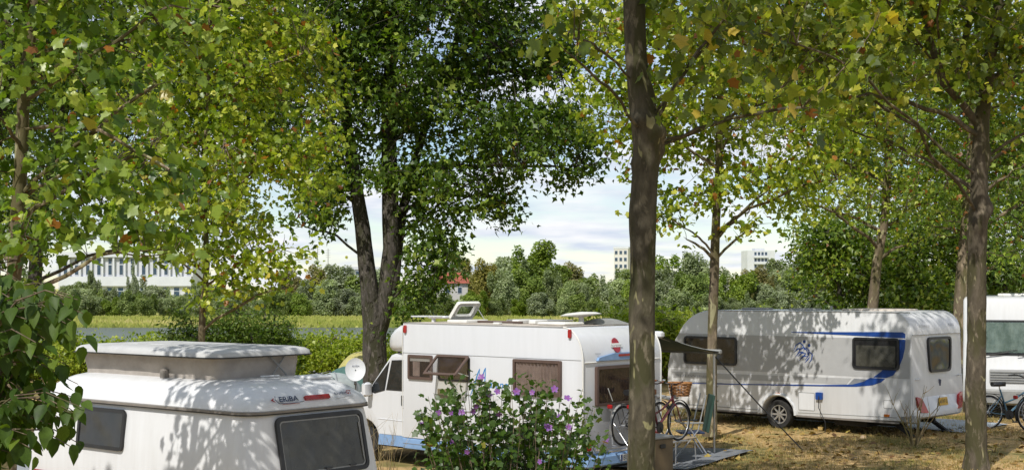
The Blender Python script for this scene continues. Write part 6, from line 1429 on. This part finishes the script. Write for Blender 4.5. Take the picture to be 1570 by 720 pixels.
# ================================================================== awning strap, rug, furniture under the awning
top = onH(0.19, -3.20, 2.08); g0 = at(1231, 691, 26.9)
props(MB().tube([top, (top + Vector((g0.x, g0.y, 0.0))) / 2 - Vector((0, 0, 0.02)), (g0.x, g0.y, 0.0)], 0.014, 5).build('guy_strap', BLACK), 'dark guy strap running from the awning leg to the lawn', 'strap')
def quad_sheet(name, corners, m, label, cat, h=0.012, n1=16, wave=0.008):
    q = [Vector(c) for c in corners]; gv = []
    for i in range(n1 + 1):
        for j in range(n1 + 1):
            u, v = i / n1, j / n1; p = q[0]*(1-u)*(1-v) + q[1]*(1-u)*v + q[2]*u*v + q[3]*u*(1-v)
            e = min(u, v, 1-u, 1-v); p += Vector((mnoise.noise(p * 1.1) * 0.05, mnoise.noise(p * 1.1 + Vector((7, 0, 0))) * 0.05, 0)) * (1 if e < 0.01 else 0)
            gv.append((p.x, p.y, gz(p.x, p.y) + h + wave * (1 + mnoise.noise(Vector((p.x * 2.3, p.y * 2.3, 2))))))
    o = link(name, mesh_np(name, np.array(gv), np.array([(i*(n1+1)+j, (i+1)*(n1+1)+j, (i+1)*(n1+1)+j+1, i*(n1+1)+j+1) for i in range(n1) for j in range(n1)]), smooth=True), m)
    return props(o, label, cat)
cs = [onH(-0.55, -1.2, 0), onH(-0.35, -3.75, 0), onH(2.9, -3.75, 0), onH(3.0, -1.2, 0)]
quad_sheet('rug', [(c.x, c.y, 0) for c in cs], RUG, 'grey awning rug on the lawn beside the motorhome', 'rug', h=0.045)
# folding chair
def chair(loc, rz):
    c = empty('camping_chair', loc, rz, 'folding camping chair with tall dark back behind the bicycles', 'chair')
    MB().box(-0.02, 0.02, -0.24, 0.24, 0.46, 1.18, Matrix.Translation((-0.22, 0, 0)) @ Matrix.Rotation(R(-10), 4, 'Y'), c=0.01).build('backrest', GREENAWN, c, smooth=True)
    MB().box(-0.24, 0.24, -0.24, 0.24, 0.43, 0.47, c=0.012).build('seat', NAVY, c, smooth=True)
    for s_ in (-1, 1):
        MB().tube([(-0.30, s_*0.27, 0.0), (0.0, s_*0.27, 0.45), (0.12, s_*0.27, 0.62)], 0.014, 6).build('leg', ALU, c, smooth=True)
        MB().tube([(0.32, s_*0.27, 0.0), (-0.1, s_*0.27, 0.5), (-0.26, s_*0.27, 1.18)], 0.014, 6).build('leg', ALU, c, smooth=True)
        MB().box(-0.2, 0.25, s_*0.28 - 0.025, s_*0.28 + 0.025, 0.63, 0.66, c=0.008).build('armrest', GREYPL, c, smooth=True)
w = at(1058, 690, 26.3); chair((w.x, 26.3, gz(w.x, 26.3) + 0.065), R(184))
w = at(1036, 700, 25.6)
t_ = empty('camping_table', (w.x, 25.6, gz(w.x, 25.6) + 0.065), R(48), 'small folding table beneath the rack bicycles', 'table')
MB().box(-0.35, 0.35, -0.25, 0.25, 0.42, 0.45, c=0.008).build('table_top', WOODP, t_, smooth=True)
for sx in (-1, 1):
    for sy in (-1, 1): MB().tube([(sx*0.30, sy*0.21, 0.42), (sx*0.33, sy*0.23, 0)], 0.012, 6).build('leg', ALU, t_, smooth=True)
# brown storage box behind the near trunk
w = at(1000, 700, 21.8); bz = gz(w.x, 21.8)
bx_ = empty('storage_box', (w.x, 21.8, bz), R(40), 'brown storage box with grey lid tucked behind the near trunk', 'box')
MB().box(-0.25, 0.25, -0.22, 0.22, 0.0, 0.98, c=0.01).build('body', BOXBR, bx_, smooth=True)
MB().box(-0.265, 0.265, -0.235, 0.235, 0.982, 1.03, c=0.012).build('lid', GREYPL, bx_, smooth=True)
MB().box(-0.06, 0.06, -0.245, -0.221, 0.84, 0.90, c=0.006).build('latch', BLACK, bx_, smooth=True)

# ================================================================== satellite dish on its tripod
w = at(545, 567, 36.2); gz0 = gz(w.x, 36.2)
sd = empty('satellite_dish', (w.x, 36.2, gz0), 0, 'cream satellite dish on a tripod behind the motorhome bonnet', 'satellite dish')
zc = w.z - gz0; Md = Matrix.Translation((0, 0, zc)) @ Vector((0.10, -1, 0.33)).to_track_quat('Z', 'Y').to_matrix().to_4x4() @ Matrix.Diagonal((0.78, 0.92, 1, 1))
MB().lathe([(0.0, 0.0), (0.1, 0.004), (0.2, 0.02), (0.3, 0.05), (0.34, 0.068), (0.345, 0.06), (0.3, 0.035), (0.2, 0.006), (0.1, -0.012), (0.0, -0.016)], 36, Md).build('dish', PAINT, sd, smooth=True)
text('lettering', 'ALDEN', Md @ Matrix.Translation((0, 0.12, 0.03)), 0.24, NAVY, sd, height=0.045)
MB().lathe([(0.0, 0.0), (0.02, 0.0), (0.02, 0.012), (0, 0.012)], 10, Md).build('bolt', BLACK, sd)
MB().tube([Md @ Vector((0, -0.34, 0.05)), Md @ Vector((0, -0.48, 0.34))], 0.014, 6).build('feed_arm', GREYPL, sd, smooth=True)
MB().box(-0.04, 0.04, -0.04, 0.04, -0.05, 0.06, Md @ Matrix.Translation((0, -0.48, 0.36))).build('receiver', BLACK, sd)
MB().tube([(0, 0.06, 0.45), (0, 0.06, zc)], 0.022, 8).build('mast', GREYPL, sd, smooth=True)
for k in range(3):
    a = 2 * math.pi * k / 3 + 0.4; MB().tube([(0, 0.06, 0.7), (0.5 * math.cos(a), 0.06 + 0.5 * math.sin(a), 0.0)], 0.014, 6).build('leg', GREYPL, sd, smooth=True)

# ================================================================== tents by the hedge
def dome_tent(name, loc, rz, L, Wd, H, m, label, seams=True):
    t = empty(name, loc, rz, label, 'tent'); rings = []
    for i in range(15):
        u = -1 + 2 * i / 14; h = H * (1 - abs(u) ** 2.2) ** 0.6 + 0.02; w_ = Wd / 2 * (1 - abs(u) ** 2.6) ** 0.5 + 0.02
        rings.append([(L / 2 * u, w_ * math.cos(R(a)), h * math.sin(R(a)) ** 0.85 if 0 < a < 180 else 0.0) for a in np.linspace(0, 180, 13)])
    MB().loft(rings, cap0=False, cap1=False, closed=False).build('fly_sheet', m, t, smooth=True, angle=60)
    if seams:
        pm = MB()
        for i in (3, 7, 11): pm.tube([Vector(p) * 1.012 for p in rings[i]], 0.014, 5)
        pm.build('pole_sleeve', GREYDARK, t, smooth=True)
    return t
w = at(513, 600, 38.6); t1 = dome_tent('dome_tent', (w.x, 38.6, gz(w.x, 38.6)), R(15), 1.9, 1.6, 0.98, TENTW, 'small pale grey dome tent left of the satellite dish')
MB().prism([(-0.55, 0.2), (0.1, 0.2), (-0.02, 0.72), (-0.3, 0.7)], 0.0, 0.012, pmat((-0.1, -0.74, 0.02), (1, 0, 0), (0, 0.42, 0.9))).build('window', GRDARK, t1)
w = at(543, 600, 39.8); dome_tent('tunnel_tent', (w.x, 39.8, gz(w.x, 39.8)), R(10), 2.4, 1.7, 1.12, TENTG, 'dark green tunnel tent behind the satellite dish')
w = at(556, 600, 42); dome_tent('dome_tent', (w.x, 42, gz(w.x, 42)), R(0), 2.0, 1.8, 1.42, TENTY, 'pale yellow tent peeking out behind the green tent', False)
